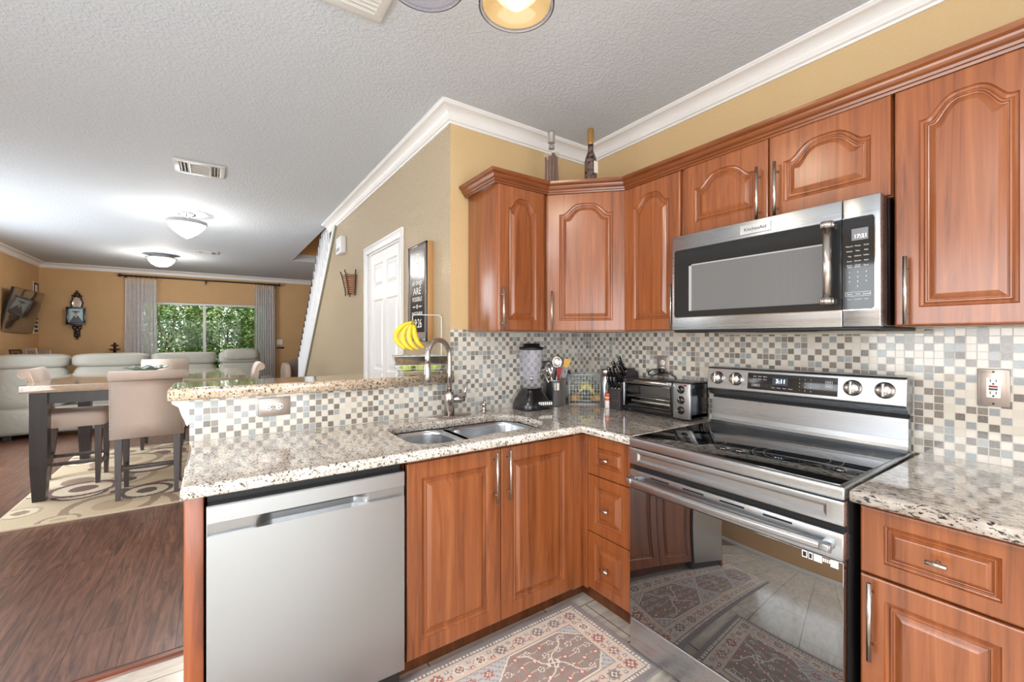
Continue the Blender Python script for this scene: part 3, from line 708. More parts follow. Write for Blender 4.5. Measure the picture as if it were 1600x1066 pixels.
m = MB(); m.box((X0 + .01, -.55, 0), (X1 - .01, -.52, .10)); obj('toe_kick', m, M_blackm, dwt)

# ================================================================ range
RY0, RY1 = -.956, -1.718; RX = -.69
rg = thing('electric_range', (-.35, -1.337, 0), 'freestanding stainless electric range with black glass cooktop', 'stove')
m = MB(); m.box((-.655, RY1 + .003, .02), (-.02, RY0 - .003, .90), .003); obj('body', m, M_blackm, rg)
m = MB(); m.box((RX, RY1, .876), (-.03, RY0, .9155), .006, 3); ct = obj('cooktop_frame', m, M_steel, rg)
m = MB(); m.box((RX + .012, RY1 + .012, .9135), (-.07, RY0 - .012, .9185), .002); gl = obj('cooktop_glass', m, M_glassblack, rg)
M_ring = mat('burner_ring_print', s2l(150, 150, 150), .3)
for cx_, cy_, rr in ((-.50, -1.165, (.095,)), (-.455, -1.50, (.135, .100)), (-.20, -1.12, (.075,)), (-.18, -1.335, (.06,)), (-.215, -1.56, (.09,))):
    m = MB()
    for r_ in rr:
        n_ = 48; m.grid([[(cx_ + q * math.cos(2 * math.pi * k / n_), cy_ + q * math.sin(2 * math.pi * k / n_), .9188) for k in range(n_)] for q in (r_ - .0012, r_ + .0004)], False, closeu=True)
    obj('burner_mark', m, M_ring, gl)
# front apron with its long shallow recess
m = MB(); M = MFX(RY0, RX + .02, .804); W_ = RY0 - RY1
front(m, W_, .070, M, 0, mx=.040, mz=.014, thick=.02, steps=[(0, 0), (.003, .0), (.012, .006), (.014, .006)]); o = obj('apron', m, M_steel, rg); flatten_shade(o, 30)
m = MB(); m.box((RX + .02, RY1 + .004, .60), (-.6, RY0 - .004, .90)); obj('apron_backing', m, M_blackhole, rg)
# oven door
od = thing('oven_door', (RX, -1.337, .16), None, None); od.parent = rg; od.matrix_parent_inverse = Matrix.Identity(4); od.location = Vector((RX, -1.337, .16)) - Vector(rg.location)
m = MB(); m.box((RX, RY1 + .002, .703), (RX + .045, RY0 - .002, .783), .004, 2)
for i in range(4):
    yy = -1.065 - i * .145
    m.box((RX - .0008, yy - .085, .7655), (RX + .0, yy, .7715), 0, mi=1)
obj('door_top_rail', m, [M_steel, M_blackhole], od)
m = MB(); m.box((RX + .001, RY1 + .002, .160), (RX + .040, RY0 - .002, .7025), .002); obj('door_glass', m, M_ovenglass, od)
m = MB(); m.box((RX + .0405, RY1 + .0, .160), (RX + .06, RY0 - .0, .775)); obj('door_core', m, M_blackm, od)
m = MB(); n_ = 24; rows = []
for i in range(n_ + 1):
    t_ = i / n_; y = RY0 - .020 - (W_ - .040) * t_; bow = .045 + .012 * math.sin(math.pi * t_); e = min(1, min(t_, 1 - t_) / .012)
    xo = RX - bow
    rows.append([(xo + .010, y, .732), (xo + .001, y, .736), (xo, y, .742), (xo, y, .752), (xo + .004, y, .758), (xo + .012, y, .761), (xo + .018, y, .758), (xo + .018, y, .738)])
m.grid(rows, True, closeu=True); m.add(rows[0], [list(range(8))]); m.add(rows[-1], [list(range(8))])
for y in (RY0 - .034, RY1 + .034): m.box((RX - .05, y - .013, .737), (RX + .002, y + .013, .758), .003)
obj('handle', m, M_steel, od)
m = MB()
for a, b in ((-1.612, -1.626), (-1.629, -1.640), (-1.643, -1.664), (-1.685, -1.704)): m.box((RX - .0004, b, .680), (RX + .0012, a, .700), 0)
for a in (-1.666, -1.671, -1.676, -1.681): m.box((RX - .0004, a - .0032, .687), (RX + .0012, a, .697), 0)
lb = obj('sticker_strip', m, mat('white_stickers', s2l(226, 226, 226), .5), od, label='white stickers')
m = MB()
for a, b in ((-1.6145, -1.6235), (-1.631, -1.638)): m.box((RX - .0008, b, .683), (RX + .0, a, .697))
obj('sticker_print', m, M_blackm, lb)
m = MB(); front(m, W_ - .004, .128, MFX(RY0 - .002, RX + .022, .028), 0, mx=.03, mz=.01, thick=.02, steps=[(0, 0), (.001, 0)]); obj('storage_drawer', m, M_steel, rg)
for x_ in (-.62, -.1):
    for y_ in (RY0 - .05, RY1 + .05):
        m = MB(); m.lathe([(.018, 0), (.018, .012), (.008, .014), (.008, .03)], (x_, y_, 0), 12); obj('foot', m, M_blackm, rg)
# back guard: curved splash, dark slot, leaning control head
m = MB(); pr = [(-.035, .905), (-.10, .918), (-.088, .921), (-.078, .928), (-.072, .94), (-.070, .96), (-.068, 1.040), (-.035, 1.040)]
m.prism(pr, 'y', RY1 + .006, RY0 - .006); obj('splash_panel', m, M_steel, rg)
m = MB(); m.box((-.062, RY1 + .01, 1.035), (-.03, RY0 - .01, 1.065)); obj('vent_slot', m, M_blackhole, rg)
m = MB(); pr = [(-.030, 1.056), (-.072, 1.056), (-.105, 1.084), (-.109, 1.090), (-.099, 1.186), (-.092, 1.193), (-.030, 1.195)]
m.prism(pr, 'y', RY1 + .002, RY0 - .002); ch = obj('control_head', m, M_steel, rg); b_ = ch.modifiers.new('b', 'BEVEL'); b_.width = .003; b_.segments = 2; b_.limit_method = 'ANGLE'
tl = math.atan2(.010, .096); up = Vector((math.sin(tl), 0, math.cos(tl))); nn = Vector((-math.cos(tl), 0, math.sin(tl)))   # plane of the face
def MH(y, z, lift=.0): # frame on the head: local x to -y, local y up the face, local z out of it
    o_ = Vector((-.109, y, 1.090)) + up * ((z - 1.090) / up.z) + nn * lift; return frame_M(o_, (0, -1, 0), up, nn)
m = MB(MH(-1.156, 1.102)); m.box((0, 0, -.002), (.352, .074, .0010), .0005); pn = obj('control_panel', m, mat('range_panel_black', s2l(44, 42, 42), .12), ch)
m = MB(MH(-1.264, 1.137)); m.box((0, -.009, .001), (.062, .023, .0014)); dsp = obj('display', m, mat('display_lens', s2l(70, 78, 96), .2), pn)
m = MB(); text_mb(m, '3:11', .024, MH(-1.298, 1.1445, .0018), .0002); obj('clock_digits', m, mat('display_light', (.8, .95, 1), .4, emit=4, ecol=(.72, .92, 1)), dsp)
m = MB()
M_print2 = mat('white_panel_print', s2l(220, 220, 220), .5)
for i in range(3):
    for j in range(4): text_mb(m, ['123', '456', '789', '*0#'][j][i], .0068, MH(-1.372 - i * .021, 1.160 - j * .0155, .0012), .0001)
for i, s_ in enumerate(('Bake', 'Broil', 'Warm')): text_mb(m, s_, .0066, MH(-1.188 - i * .022, 1.161, .0012), .0001)
for i, s_ in enumerate(('Proof', 'Roast', 'Clean')): text_mb(m, s_, .0066, MH(-1.188 - i * .022, 1.149, .0012), .0001)
for i, s_ in enumerate(('Timer', 'Clock', 'Start', 'Cancel')): text_mb(m, s_, .0066, MH(-1.268 - i * .023, 1.116, .0012), .0001)
obj('panel_print', m, M_print2, pn)
for M_ in (MH(-1.193, 1.121, .0012), MH(-1.478, 1.155, .0012), MH(-1.478, 1.140, .0012)):
    m = MB(M_); w_, h_ = (.034, .010) if M_.translation.y > -1.3 else (.024, .012)
    for lo, hi in (((-w_ / 2, -h_ / 2, 0), (w_ / 2, -h_ / 2 + .0008, .0002)), ((-w_ / 2, h_ / 2 - .0008, 0), (w_ / 2, h_ / 2, .0002)), ((-w_ / 2, -h_ / 2, 0), (-w_ / 2 + .0008, h_ / 2, .0002)), ((w_ / 2 - .0008, -h_ / 2, 0), (w_ / 2, h_ / 2, .0002)), ((-w_ / 3, -.001, 0), (w_ / 3, .001, .0002))): m.box(lo, hi)
    obj('key_outline', m, M_print2, pn)
for y in (-1.011, -1.102, -1.557, -1.655):
    m = MB(MH(y, 1.142)); m.lathe([(.031, 0), (.031, .003), (.027, .005), (.026, .006), (.025, .022), (.022, .026), (.001, .026)], (0, 0, 0), 32); m.box((-.005, -.026, .020), (.005, .026, .034), .003, 2)
    obj('knob', m, M_nickel, ch)

# ================================================================ over-the-range microwave
mw = thing('microwave', (-.2, -1.346, 1.373), 'stainless over-the-range microwave with black glass door', 'microwave')
MY0, MY1, MX = -.969, -1.724, -.41
m = MB(); m.box((MX + .03, MY1 + .001, 1.375), (-.009, MY0 - .001, 1.795), .002); obj('case', m, M_black, mw)
MZ = 1.372
def MM(y, z, o=0): return frame_M((MX - o, y, z), (0, -1, 0), (0, 0, 1), (-1, 0, 0))   # local x to -y, y up, z out
m = MB(); m.box((MX, -1.6215, MZ), (MX + .03, MY0, 1.797), .002); dr = obj('door', m, M_steel, mw)
m = MB(); m.box((MX, MY1, MZ), (MX + .03, -1.6235, 1.797), .003); cp = obj('control_column', m, M_steel, mw)
def rplate(mb, y0, y1, z0, z1, r0, r1, d0, d1, k=5):
    """plate on the front, corner radius r0 at the y0 side and r1 at the y1 side"""
    pts = []
    for cy_, cz_, r_, a0 in ((y1 + r1, z1 - r1, r1, 90), (y0 - r0, z1 - r0, r0, 0), (y0 - r0, z0 + r0, r0, 270), (y1 + r1, z0 + r1, r1, 180)):
        for i in range(k + 1):
            a = math.radians(a0 + 90 * (1 - i / k)); pts.append((cy_ + r_ * math.cos(a), cz_ + r_ * math.sin(a)))
    mb.prism(pts, 'x', d0, d1)
m = MB(); rplate(m, -.9805, -1.6215, 1.427, 1.734, .012, .0005, MX - .0022, MX + .002); obj('door_trim', m, M_chrome, dr)
m = MB(); rplate(m, -.983, -1.6215, 1.4295, 1.7315, .011, .0005, MX - .003, MX + .002); g_ = obj('door_glass', m, M_mwglass, dr)
m = MB(); m.box((MX - .0036, -1.567, 1.456), (MX - .0028, -1.056, 1.655)); ww = obj('window', m, M_mesh, dr)
m = MB(); m.box((MX - .0044, -1.567, 1.655), (MX - .0028, -1.056, 1.660)); m.box((MX - .0044, -1.061 - .008, 1.456), (MX - .0028, -1.056, 1.660)); obj('window_trim', m, M_alu, dr)
m = MB(); m.box((MX - .004, -1.398, 1.745), (MX + .001, -1.282, 1.782), .0015); bd = obj('badge', m, mat('satin_badge', s2l(196, 198, 200), .35, .2), dr)
m = MB(); text_mb(m, 'KitchenAid', .0185, MM(-1.340, 1.763, .0042), .0003); obj('badge_lettering', m, M_blackm, bd)
m = MB(); yh = -1.594
m.tube([(MX - .045, yh, 1.463), (MX - .045, yh, 1.705)], .0125, 20)
for z in (1.448, 1.703):
    m.tube([(MX - .045, yh, z), (MX - .045, yh, z + .022)], .0175, 20)
    for k in range(14):
        a = 2 * math.pi * k / 14; m.tube([(MX - .045 + .0172 * math.cos(a), yh + .0172 * math.sin(a), z + .002), (MX - .045 + .0172 * math.cos(a), yh + .0172 * math.sin(a), z + .02)], .002, 6)
    m.box((MX - .04, yh - .010, z + .002), (MX, yh + .010, z + .02), .003)
obj('handle', m, M_nickel, dr)
m = MB(); rplate(m, -1.6235, -1.711, 1.427, 1.734, .0005, .010, MX - .0022, MX + .002); obj('panel_trim', m, M_chrome, cp)
m = MB(); rplate(m, -1.6235, -1.709, 1.4295, 1.7315, .0005, .009, MX - .003, MX + .002); pp = obj('control_panel', m, M_mwglass, cp)
m = MB(); m.box((MX - .0036, -1.693, 1.656), (MX - .0028, -1.649, 1.694)); dsp = obj('display', m, mat('grey_lcd', s2l(120, 122, 126), .3), pp)
m = MB(); text_mb(m, '17:21', .0165, MM(-1.673, 1.668, .0038), .0002); obj('clock_digits', m, mat('lcd_light', (1, 1, 1), .4, emit=1.6), dsp)
m = MB(); words = [['Popcorn', 'Potato', 'Cook'], ['Reheat', 'Pizza', 'Melt'], ['Veg', 'Defrost', 'Soften'], ['Steam', 'Simmer', 'Auto'], ['Cook\nTime', 'Cook\nPower', 'Timer']]
for j, rw in enumerate(words):
    for i, s_ in enumerate(rw): text_mb(m, s_, .0062, MM(-1.643 - i * .0225, 1.638 - j * .0165, .0032), .0001, space=.95)
for j in range(4):
    for i in range(3):
        ch_ = ['123', '456', '789', ' 0 '][j][i]
        if ch_ != ' ': text_mb(m, ch_, .0075, MM(-1.643 - i * .0225, 1.5515 - j * .0155, .0032), .0001)
for i, s_ in enumerate(('Start', 'Add', 'Cancel')): text_mb(m, s_, .0072, MM(-1.643 - i * .0225, 1.480, .0032), .0001)
for i, s_ in enumerate(('Vent', 'Turntable', 'Light')): text_mb(m, s_, .0052, MM(-1.643 - i * .0225, 1.463, .0032), .0001)
obj('panel_print', m, M_print2, pp)
m = MB(MM(-1.6655, 1.480, .003))
for lo, hi in (((-.034, -.007, 0), (.034, -.0062, .0003)), ((-.034, .0062, 0), (.034, .007, .0003)), ((-.034, -.007, 0), (-.0332, .007, .0003)), ((.0332, -.007, 0), (.034, .007, .0003))): m.box(lo, hi)
obj('key_outline', m, M_print2, pp)
m = MB(); m.box((MX + .012, MY1 + .002, 1.361), (-.02, MY0 - .002, 1.3745), .004)
for k in range(2): m.box((-.33, -1.10 - k * .42 - .12, 1.3595), (-.16, -1.10 - k * .42, 1.3615), .001, mi=1)
obj('underside_hood', m, [M_blackm, M_alu], mw)
# ================================================================ things on the counters
CT = CZ1 + .0005
def outlet(lbl, M, w, h, kind, cat='outlet', name='power_outlet', mt=None):
    """wall plate in the XY plane of M, z outwards; kind: 'duplex_h', 'duplex', 'gfci'"""
    o = thing(name, M.translation, lbl, cat)
    m = MB(M); m.box((-w / 2, -h / 2, .0002), (w / 2, h / 2, .0055), .003, 2); m.box((-w / 2 + .008, -h / 2 + .008, .005), (w / 2 - .008, h / 2 - .008, .0068), .002); pl = obj('plate', m, mt or M_alu_w, o)
    rot = Matrix.Rotation(R90, 4, 'Z') if kind == 'duplex_h' else Matrix.Identity(4)
    m = MB(M @ rot)
    if kind == 'gfci':
        m.box((-.0165, -.033, .005), (.0165, .033, .0085), .0012)
        rc = obj('receptacle', m, M_plastic, o)
        m = MB(M); m.box((-.010, .0015, .008), (.010, .0075, .0098), .0008); obj('reset_button', m, mat('red_button', s2l(150, 50, 42), .4), o)
        m = MB(M); m.box((-.010, -.0075, .008), (.010, -.0015, .0098), .0008); obj('test_button', m, M_black, o); cs = (.020, -.020)
    else:
        for s_ in (-1, 1): m.lathe([(.0165, .005), (.0165, .0078), (.001, .0078)], (0, s_ * .0195, 0), 20)
        rc = obj('receptacle', m, M_plastic, o); cs = (.0195, -.0195)
    m = MB(M @ rot)
    for c_ in cs:
        m.box((-.0075, c_ - .001, .0078), (-.0055, c_ + .008, .0089)); m.box((.0055, c_ - .001, .0078), (.0075, c_ + .008, .0089)); m.lathe([(.0028, .0078), (.0028, .0089), (.0001, .0089)], (0, c_ - .007, 0), 8)
    for s_ in (-1, 1):
        q = h / 2 - .009 if kind == 'gfci' else 0
        if kind == 'gfci' or s_ == 1: m.lathe([(.003, .0068), (.003, .0078), (.0001, .0078)], (0, s_ * q, 0), 8)
    obj('slots', m, M_blackm, rc); return o
M_alu_w = mat('brushed_plate', s2l(176, 164, 156), .35, .7)
Mx0 = lambda y, z: frame_M((-.008, y, z), (0, -1, 0), (0, 0, 1), (-1, 0, 0))
outlet('tall outlet plate with red reset button on the tiles right of the range', Mx0(-1.913, 1.170), .074, .124, 'gfci')
outlet('outlet plate with a black plug above the toaster oven', Mx0(-.628, 1.175), .078, .12, 'duplex')
outlet('outlet plate lying sideways on the tiled half wall', frame_M((-1.921, -.0005, 1.031), (1, 0, 0), (0, 0, 1), (0, -1, 0)), .125, .080, 'duplex_h')
t = thing('power_plug', (-.03, -.63, 1.14), 'black plug and looped cord hanging from the outlet above the toaster oven', 'plug')
m = MB(); m.box((-.045, -.650, 1.138), (-.0172, -.618, 1.162), .006, 3); obj('plug_head', m, M_black, t)
m = MB(); m.tube([(-.04, -.634, 1.15), (-.06, -.625, 1.158), (-.075, -.60, 1.155), (-.08, -.58, 1.140), (-.07, -.575, 1.125), (-.06, -.59, 1.118), (-.05, -.63, 1.135), (-.045, -.67, 1.142), (-.04, -.70, 1.135), (-.025, -.72, 1.118), (-.016, -.725, 1.09), (-.014, -.725, 1.06)], .0045, 8); obj('cord', m, M_black, t)

# blender
t = thing('blender', (-.56, -.115, CT), 'countertop blender with clear jar and black base under the left wall cabinet', 'blender')
bx_, by_ = -.575, -.118
m = MB(); rows = []
for e, z in ((.098, 0), (.100, .006), (.098, .03), (.088, .06), (.070, .09), (.058, .11), (.054, .125)):
    rows.append([(bx_ + x, by_ + y * .92, CT + z) for x, y in rrect(-e, e, -e, e, e * .55, 5)])
m.grid(rows, True, closeu=True); m.add(rows[0], [list(range(len(rows[0])))]); m.add(rows[-1], [list(range(len(rows[0])))]); obj('motor_base', m, M_black, t)
Mb = Matrix.Translation((bx_ + .03, by_ - .085, CT + .035)) @ Matrix.Rotation(math.radians(-20), 4, 'Z')
m = MB(); m.box((-.05, -.012, -.018), (.05, .012, .018), .008, 3, M=Mb)
obj('control_bar', m, mat('charcoal_panel', s2l(60, 60, 62), .3), t)
m = MB()
for i in range(7): m.box((-.040 + i * .0125, -.017, -.005 + .0), (-.0315 + i * .0125, -.008, .013), .002, M=Mb)
obj('speed_buttons', m, M_plastic, t)
m = MB(); m.lathe([(.056, .122), (.056, .155), (.060, .158), (.060, .166), (.001, .166)], (bx_, by_, CT), 28); obj('collar', m, M_jar, t)
m = MB(); out = [(.046, .168), (.050, .185), (.060, .24), (.068, .32), (.070, .355), (.070, .36)]; inn = [(r - .003, z) for r, z in reversed(out)]
m.lathe(out + inn[:-1] + [(.043, .174), (.001, .174)], (bx_, by_, CT), 32)
for k in range(6):
    a = 2 * math.pi * k / 6; m.tube([(bx_ + .050 * math.cos(a), by_ + .050 * math.sin(a), CT + .19), (bx_ + .067 * math.cos(a), by_ + .067 * math.sin(a), CT + .34)], .0028, 6)
obj('jar', m, M_jar, t)
m = MB(); m.tube([(bx_ - .066, by_ - .01, CT + .335), (bx_ - .10, by_ - .02, CT + .325), (bx_ - .115, by_ - .022, CT + .30), (bx_ - .108, by_ - .02, CT + .25), (bx_ - .075, by_ - .014, CT + .20), (bx_ - .052, by_ - .01, CT + .19)], [.008, .009, .009, .009, .009, .008], 12, flat=1.6); obj('jar_handle', m, M_jar, t)
m = MB(); m.lathe([(.072, .352), (.074, .358), (.074, .368), (.05, .372), (.048, .388), (.04, .39), (.001, .39)], (bx_, by_, CT), 32); obj('lid', m, M_blackm, t)
m = MB()
for k in range(4):
    a = math.pi / 2 * k; m.add([(bx_, by_, CT + .185), (bx_ + .03 * math.cos(a), by_ + .03 * math.sin(a), CT + .195), (bx_ + .028 * math.cos(a + .3), by_ + .028 * math.sin(a + .3), CT + .193)], [(0, 1, 2)])
m.lathe([(.012, .168), (.01, .19), (.001, .192)], (bx_, by_, CT), 12); obj('blades', m, M_nickel, t)

# utensil crock and what stands in it
kx, ky = -.375, -.092
t = thing('utensil_crock', (kx, ky, CT), 'stainless utensil crock with a paper tag beside the blender', 'utensil holder')
m = MB(); m.lathe([(.064, 0), (.066, .004), (.066, .157), (.068, .160), (.066, .163), (.063, .160), (.063, .006), (.001, .006)], (kx, ky, CT), 36); obj('crock_body', m, M_steel_v, t)
Mt = frame_M((kx - .66 * .0675 * .9 + .012, ky - .0675 * .87, CT + .122), (.86, -.5, 0), (0, 0, 1), (-.5, -.86, 0)); m = MB(Mt); m.box((-.014, -.022, 0), (.014, .022, .0008)); tg = obj('tag', m, mat('cream_tag', s2l(232, 224, 212), .6), t)
m = MB(Mt)
for k in range(4): m.box((-.010, .012 - k * .008, .0008), (.006 + (k % 2) * .004, .0135 - k * .008, .0010))
obj('tag_print', m, mat('grey_print', s2l(130, 124, 120), .6), tg)
def utensil(name, lbl, cat, ax, ay, tx, ty, tz, col, build):
    o = thing(name, (kx + ax, ky + ay, CT + .012), lbl, cat, 'utensils in the steel crock')
    a = Vector((kx + ax, ky + ay, CT + .012)); b = Vector((kx + tx, ky + ty, CT + tz)); build(o, a, b, col); return o
def head_frame(a, b):
    d = (b - a).normalized(); view = Vector((CAM[0] - b.x, CAM[1] - b.y, 0)).normalized(); s_ = d.cross(view).normalized(); f = s_.cross(d).normalized(); return frame_M(b, s_, d, f)
def b_spoon(o, a, b, col, w=.024, l=.036, deep=.008):
    m = MB(); m.tube([a, a.lerp(b, .6), b], [.004, .0045, .004], 8); obj('shaft', m, col, o)
    m = MB(head_frame(a, b)); rows = []
    for i in range(7):
        for_ = i / 6; rows.append([(w * for_ * math.cos(2 * math.pi * k / 20), l + l * for_ * math.sin(2 * math.pi * k / 20) * 1.0, -deep * (1 - for_ ** 2)) for k in range(20)])
    m.grid(rows, True, closeu=True)
    hd = obj('bowl', m, col, o); s_ = hd.modifiers.new('s', 'SOLIDIFY'); s_.thickness = .0018
def b_turner(o, a, b, col, w=.03, h=.07, slots=3):
    m = MB(); m.tube([a, b], .0042, 8); obj('shaft', m, col, o)
    m = MB(head_frame(a, b)); n_ = slots; 
    m.box((-w * .7, -.004, -.001), (w * .7, .010, .0012), .0008); m.box((-w, h - .012, -.001), (w, h, .0012), .0008)
    for i in range(n_ + 1): x = -w + (2 * w - .007) * i / n_; m.box((x, .004, -.001), (x + .007, h - .004, .0012), .0006)
    obj('blade', m, col, o)
def b_whisk(o, a, b, col, col2=None):
    m = MB(); m.tube([a, b], [.005, .006], 8); obj('shaft', m, col, o)
    H = head_frame(a, b)
    m = MB(H)
    for k in range(5):
        an = math.pi * k / 5; pts = []
        for i in range(13):
            q = math.pi * i / 12; r = .022 * math.sin(q) ** .7 * (1 if i else 1); pts.append((math.cos(an) * .022 * math.cos(q) * (math.sin(q) ** .4 if 0 < i < 12 else .15), .068 * math.sin(q), math.sin(an) * .022 * math.cos(q) * (math.sin(q) ** .4 if 0 < i < 12 else .15)))
        m.tube(pts, .0011, 5)
    obj('wires', m, col2 or col, o)
def b_spat(o, a, b, col, w=.022, h=.06, shaft=None):
    m = MB(); m.tube([a, b], .005, 8); obj('shaft', m, shaft or col, o)
    m = MB(head_frame(a, b)); m.prism([(-w * .7, 0), (w * .7, 0), (w, h * .85), (w * .6, h), (-w, h * .92)], 'z', -.003, .003); obj('blade', m, col, o)
M_red = mat('red_silicone', s2l(150, 34, 44), .4); M_yw = mat('light_wood_spoon', s2l(214, 164, 60), .5); M_bk2 = mat('black_nylon', s2l(30, 30, 32), .35); M_lil = mat('white_patterned_handle', s2l(206, 198, 220), .4)
utensil('serving_spoon', 'steel serving spoon standing upright in the utensil crock', 'spoon', .0, -.02, .012, -.012, .235, M_nickel, lambda o, a, b, c: b_spoon(o, a, b, c, .030, .036))
utensil('ladle', 'large steel ladle leaning towards the blender from the crock', 'ladle', .02, -.01, -.055, -.03, .20, M_chrome, lambda o, a, b, c: b_spoon(o, a, b, c, .026, .038, .02))
utensil('turner', 'slotted steel turner leaning far to the blender side of the crock', 'spatula', .03, 0, -.075, -.02, .17, M_nickel, b_turner)
utensil('wooden_spatula', 'yellow wooden spatula in the utensil crock', 'spatula', -.01, 0, .065, -.03, .235, M_yw, b_spat)
utensil('silicone_spatula', 'dark red silicone spatula in front of the utensil crock bunch', 'spatula', .01, -.02, -.0, -.045, .195, M_red, lambda o, a, b, c: b_spat(o, a, b, c, .017, .045))
utensil('whisk', 'short red and white whisk in the utensil crock', 'whisk', -.01, -.03, .03, -.05, .17, M_lil, lambda o, a, b, c: b_whisk(o, a, b, M_red, M_lil))
utensil('cooking_spoon', 'black nylon spoon standing at the back of the utensil crock', 'spoon', -.01, .02, .04, .02, .25, M_bk2, lambda o, a, b, c: b_spoon(o, a, b, c, .025, .03))
utensil('nylon_turner', 'black slotted nylon turner at the back of the utensil crock', 'spatula', .0, .02, -.035, .03, .23, M_bk2, lambda o, a, b, c: b_turner(o, a, b, c, .024, .05))

# wire basket of fruit in the corner
bc = Vector((-.148, -.148, CT)); ex = Vector((.80, -.60, 0)); ey = Vector((.60, .80, 0)); Mk = frame_M(bc, ex, ey, (0, 0, 1))
BW, BD, BH = .115, .062, .185
t = thing('wire_basket', tuple(bc), 'square pale wire basket of fruit standing in the tiled corner', 'basket')
m = MB(Mk)
for z in [BH * i / 8 for i in range(9)]:
    r_ = .003 if z > BH * .95 or z == 0 else .0015
    m.tube([(-BW, -BD, z + .003), (BW, -BD, z + .003), (BW, BD, z + .003), (-BW, BD, z + .003)], r_, 6, closed=True)
for i in range(13):
    x = -BW + 2 * BW * i / 12
    for y in (-BD, BD): m.tube([(x, y, .003), (x, y, BH)], .0015, 6)
    m.tube([(x, -BD, .003), (x, BD, .003)], .0011, 6)
for i in range(1, 7):
    y = -BD + 2 * BD * i / 7
    for x in (-BW, BW): m.tube([(x, y, .003), (x, y, BH)], .0015, 6)
obj('wire_cage', m, M_wire, t)
m = MB(Mk); m.tube([(-BW, 0, BH)] + [(-BW - .0 + .0 + (-.03 + .045 * math.cos(a)) * .0 - .0, .045 * math.cos(a), BH + .045 * math.sin(a)) for a in [math.pi * k / 10 for k in range(0, 11)]], .004, 8) if False else m.tube([(-BW + .0, .055 * math.cos(a), BH + .028 * math.sin(a)) for a in [math.pi * k / 10 for k in range(11)]], .0045, 8)
obj('handle', m, M_black, t)
M_onion = mat('onion_skin', s2l(206, 150, 82), .35); n = N(M_onion); f = n.noise(n.co((60, 60, 4)), 1, 3); n.col(n.ramp(f, [(.3, s2l(176, 112, 56)), (.6, s2l(224, 178, 112))]))
M_ban2 = mat('speckled_ripe_banana', s2l(206, 196, 92), .5); n = N(M_ban2); f = n.noise(n.co(), 60, 3); n.col(n.ramp(f, [(.35, s2l(150, 138, 60)), (.5, s2l(214, 204, 110)), (.7, s2l(226, 220, 150))]))
M_ban = mat('yellow_banana_peel', s2l(246, 208, 44), .4); n = N(M_ban); f = n.noise(n.co(), 14, 3); n.col(n.ramp(f, [(.3, s2l(226, 178, 30)), (.55, s2l(250, 218, 56)), (.8, s2l(252, 230, 96))]))
M_brown = mat('brown_tip', s2l(96, 72, 40), .7)
def onion(lx, ly, r, lbl):
    p = Mk @ Vector((lx, ly, r * .82 + .006)); o = thing('onion', tuple(p), lbl, 'onion', 'onions in the wire basket')
    m = MB(); m.sphere(tuple(p), r, 20, sz=.82); obj('bulb', m, M_onion, o)
    m = MB(); m.lathe([(.008, 0), (.004, .006), (.006, .016), (.001, .018)], (p.x, p.y, p.z + r * .78), 10); obj('neck', m, M_brown, o)
onion(-.076, -.018, .035, 'golden onion near the blender end of the wire basket'); onion(.074, -.018, .036, 'golden onion near the canister end of the wire basket'); onion(.045, .026, .026, 'smaller onion at the back of the wire basket')
def banana(name, o, pts, r, mt):
    n_ = len(pts); rs = [r * (.35 if i == 0 else .42 if i == 1 else math.sin(math.pi * min(1, (i + .6) / (n_ + .3))) ** .45) for i in range(n_)]
    rs[-1] = r * .22; m = MB(); m.tube(pts, rs, 6, flat=1.0); b_ = obj(name, m, mt, o)
    s_ = b_.modifiers.new('s', 'SUBSURF'); s_.levels = 1; s_.render_levels = 2
    return b_
for i in range(3):
    lb = ['front', 'middle', 'back'][i]; o = thing('banana', tuple(Mk @ Vector((-.035, -.03 + i * .024, .05))), 'ripe speckled banana in the wire basket, %s of the three' % lb, 'banana', 'ripe bananas in the wire basket')
    pts = [tuple(Mk @ Vector((-.052 + .10 * k / 9, -.026 + i * .022, .060 + .058 * math.sin(math.pi * (k + .6) / 10) - .012 * (k / 9) + i * .006))) for k in range(10)]
    banana('peel', o, pts, .022, M_ban2)
# canister, spice jar, knife block
t = thing('steel_canister', (-.145, -.318, CT), 'tall stainless canister with an oval window left of the knife block', 'canister')
m = MB(); m.lathe([(.035, 0), (.037, .003), (.037, .185), (.035, .188), (.001, .188)], (-.145, -.318, CT), 32); obj('canister_body', m, M_steel_v, t)
m = MB(); m.lathe([(.038, .190), (.038, .226), (.034, .231), (.001, .231)], (-.145, -.318, CT), 32); m.lathe([(.0375, .186), (.0375, .190), (.001, .19)], (-.145, -.318, CT), 32); obj('lid', m, M_nickel, t)
va = math.atan2(CAM[1] + .318, CAM[0] + .145) + .18; m = MB(); rows = []
for q in (1, 0):
    rows.append([(-.145 + (.0376) * math.cos(va + .38 * math.cos(a) * q), -.318 + .0376 * math.sin(va + .38 * math.cos(a) * q), CT + .095 + .072 * q * math.copysign(abs(math.sin(a)) ** .7, math.sin(a))) for a in [2 * math.pi * k / 28 for k in range(28)]])
m.grid(rows, False, closeu=True); obj('window', m, mat('smoked_window', s2l(84, 82, 80), .1), t)
t = thing('spice_jar', (-.178, -.362, CT), 'small spice jar with orange lid between canister and knife block', 'jar')
m = MB(); m.lathe([(.019, 0), (.020, .003), (.020, .068), (.001, .068)], (-.178, -.362, CT), 20); obj('jar_label', m, mat('white_red_label', s2l(236, 226, 222), .4), t)
m = MB(); m.lathe([(.0203, .046), (.0203, .060)], (-.178, -.362, CT), 20); obj('label_band', m, mat('orange_band', s2l(226, 110, 60), .4), t)
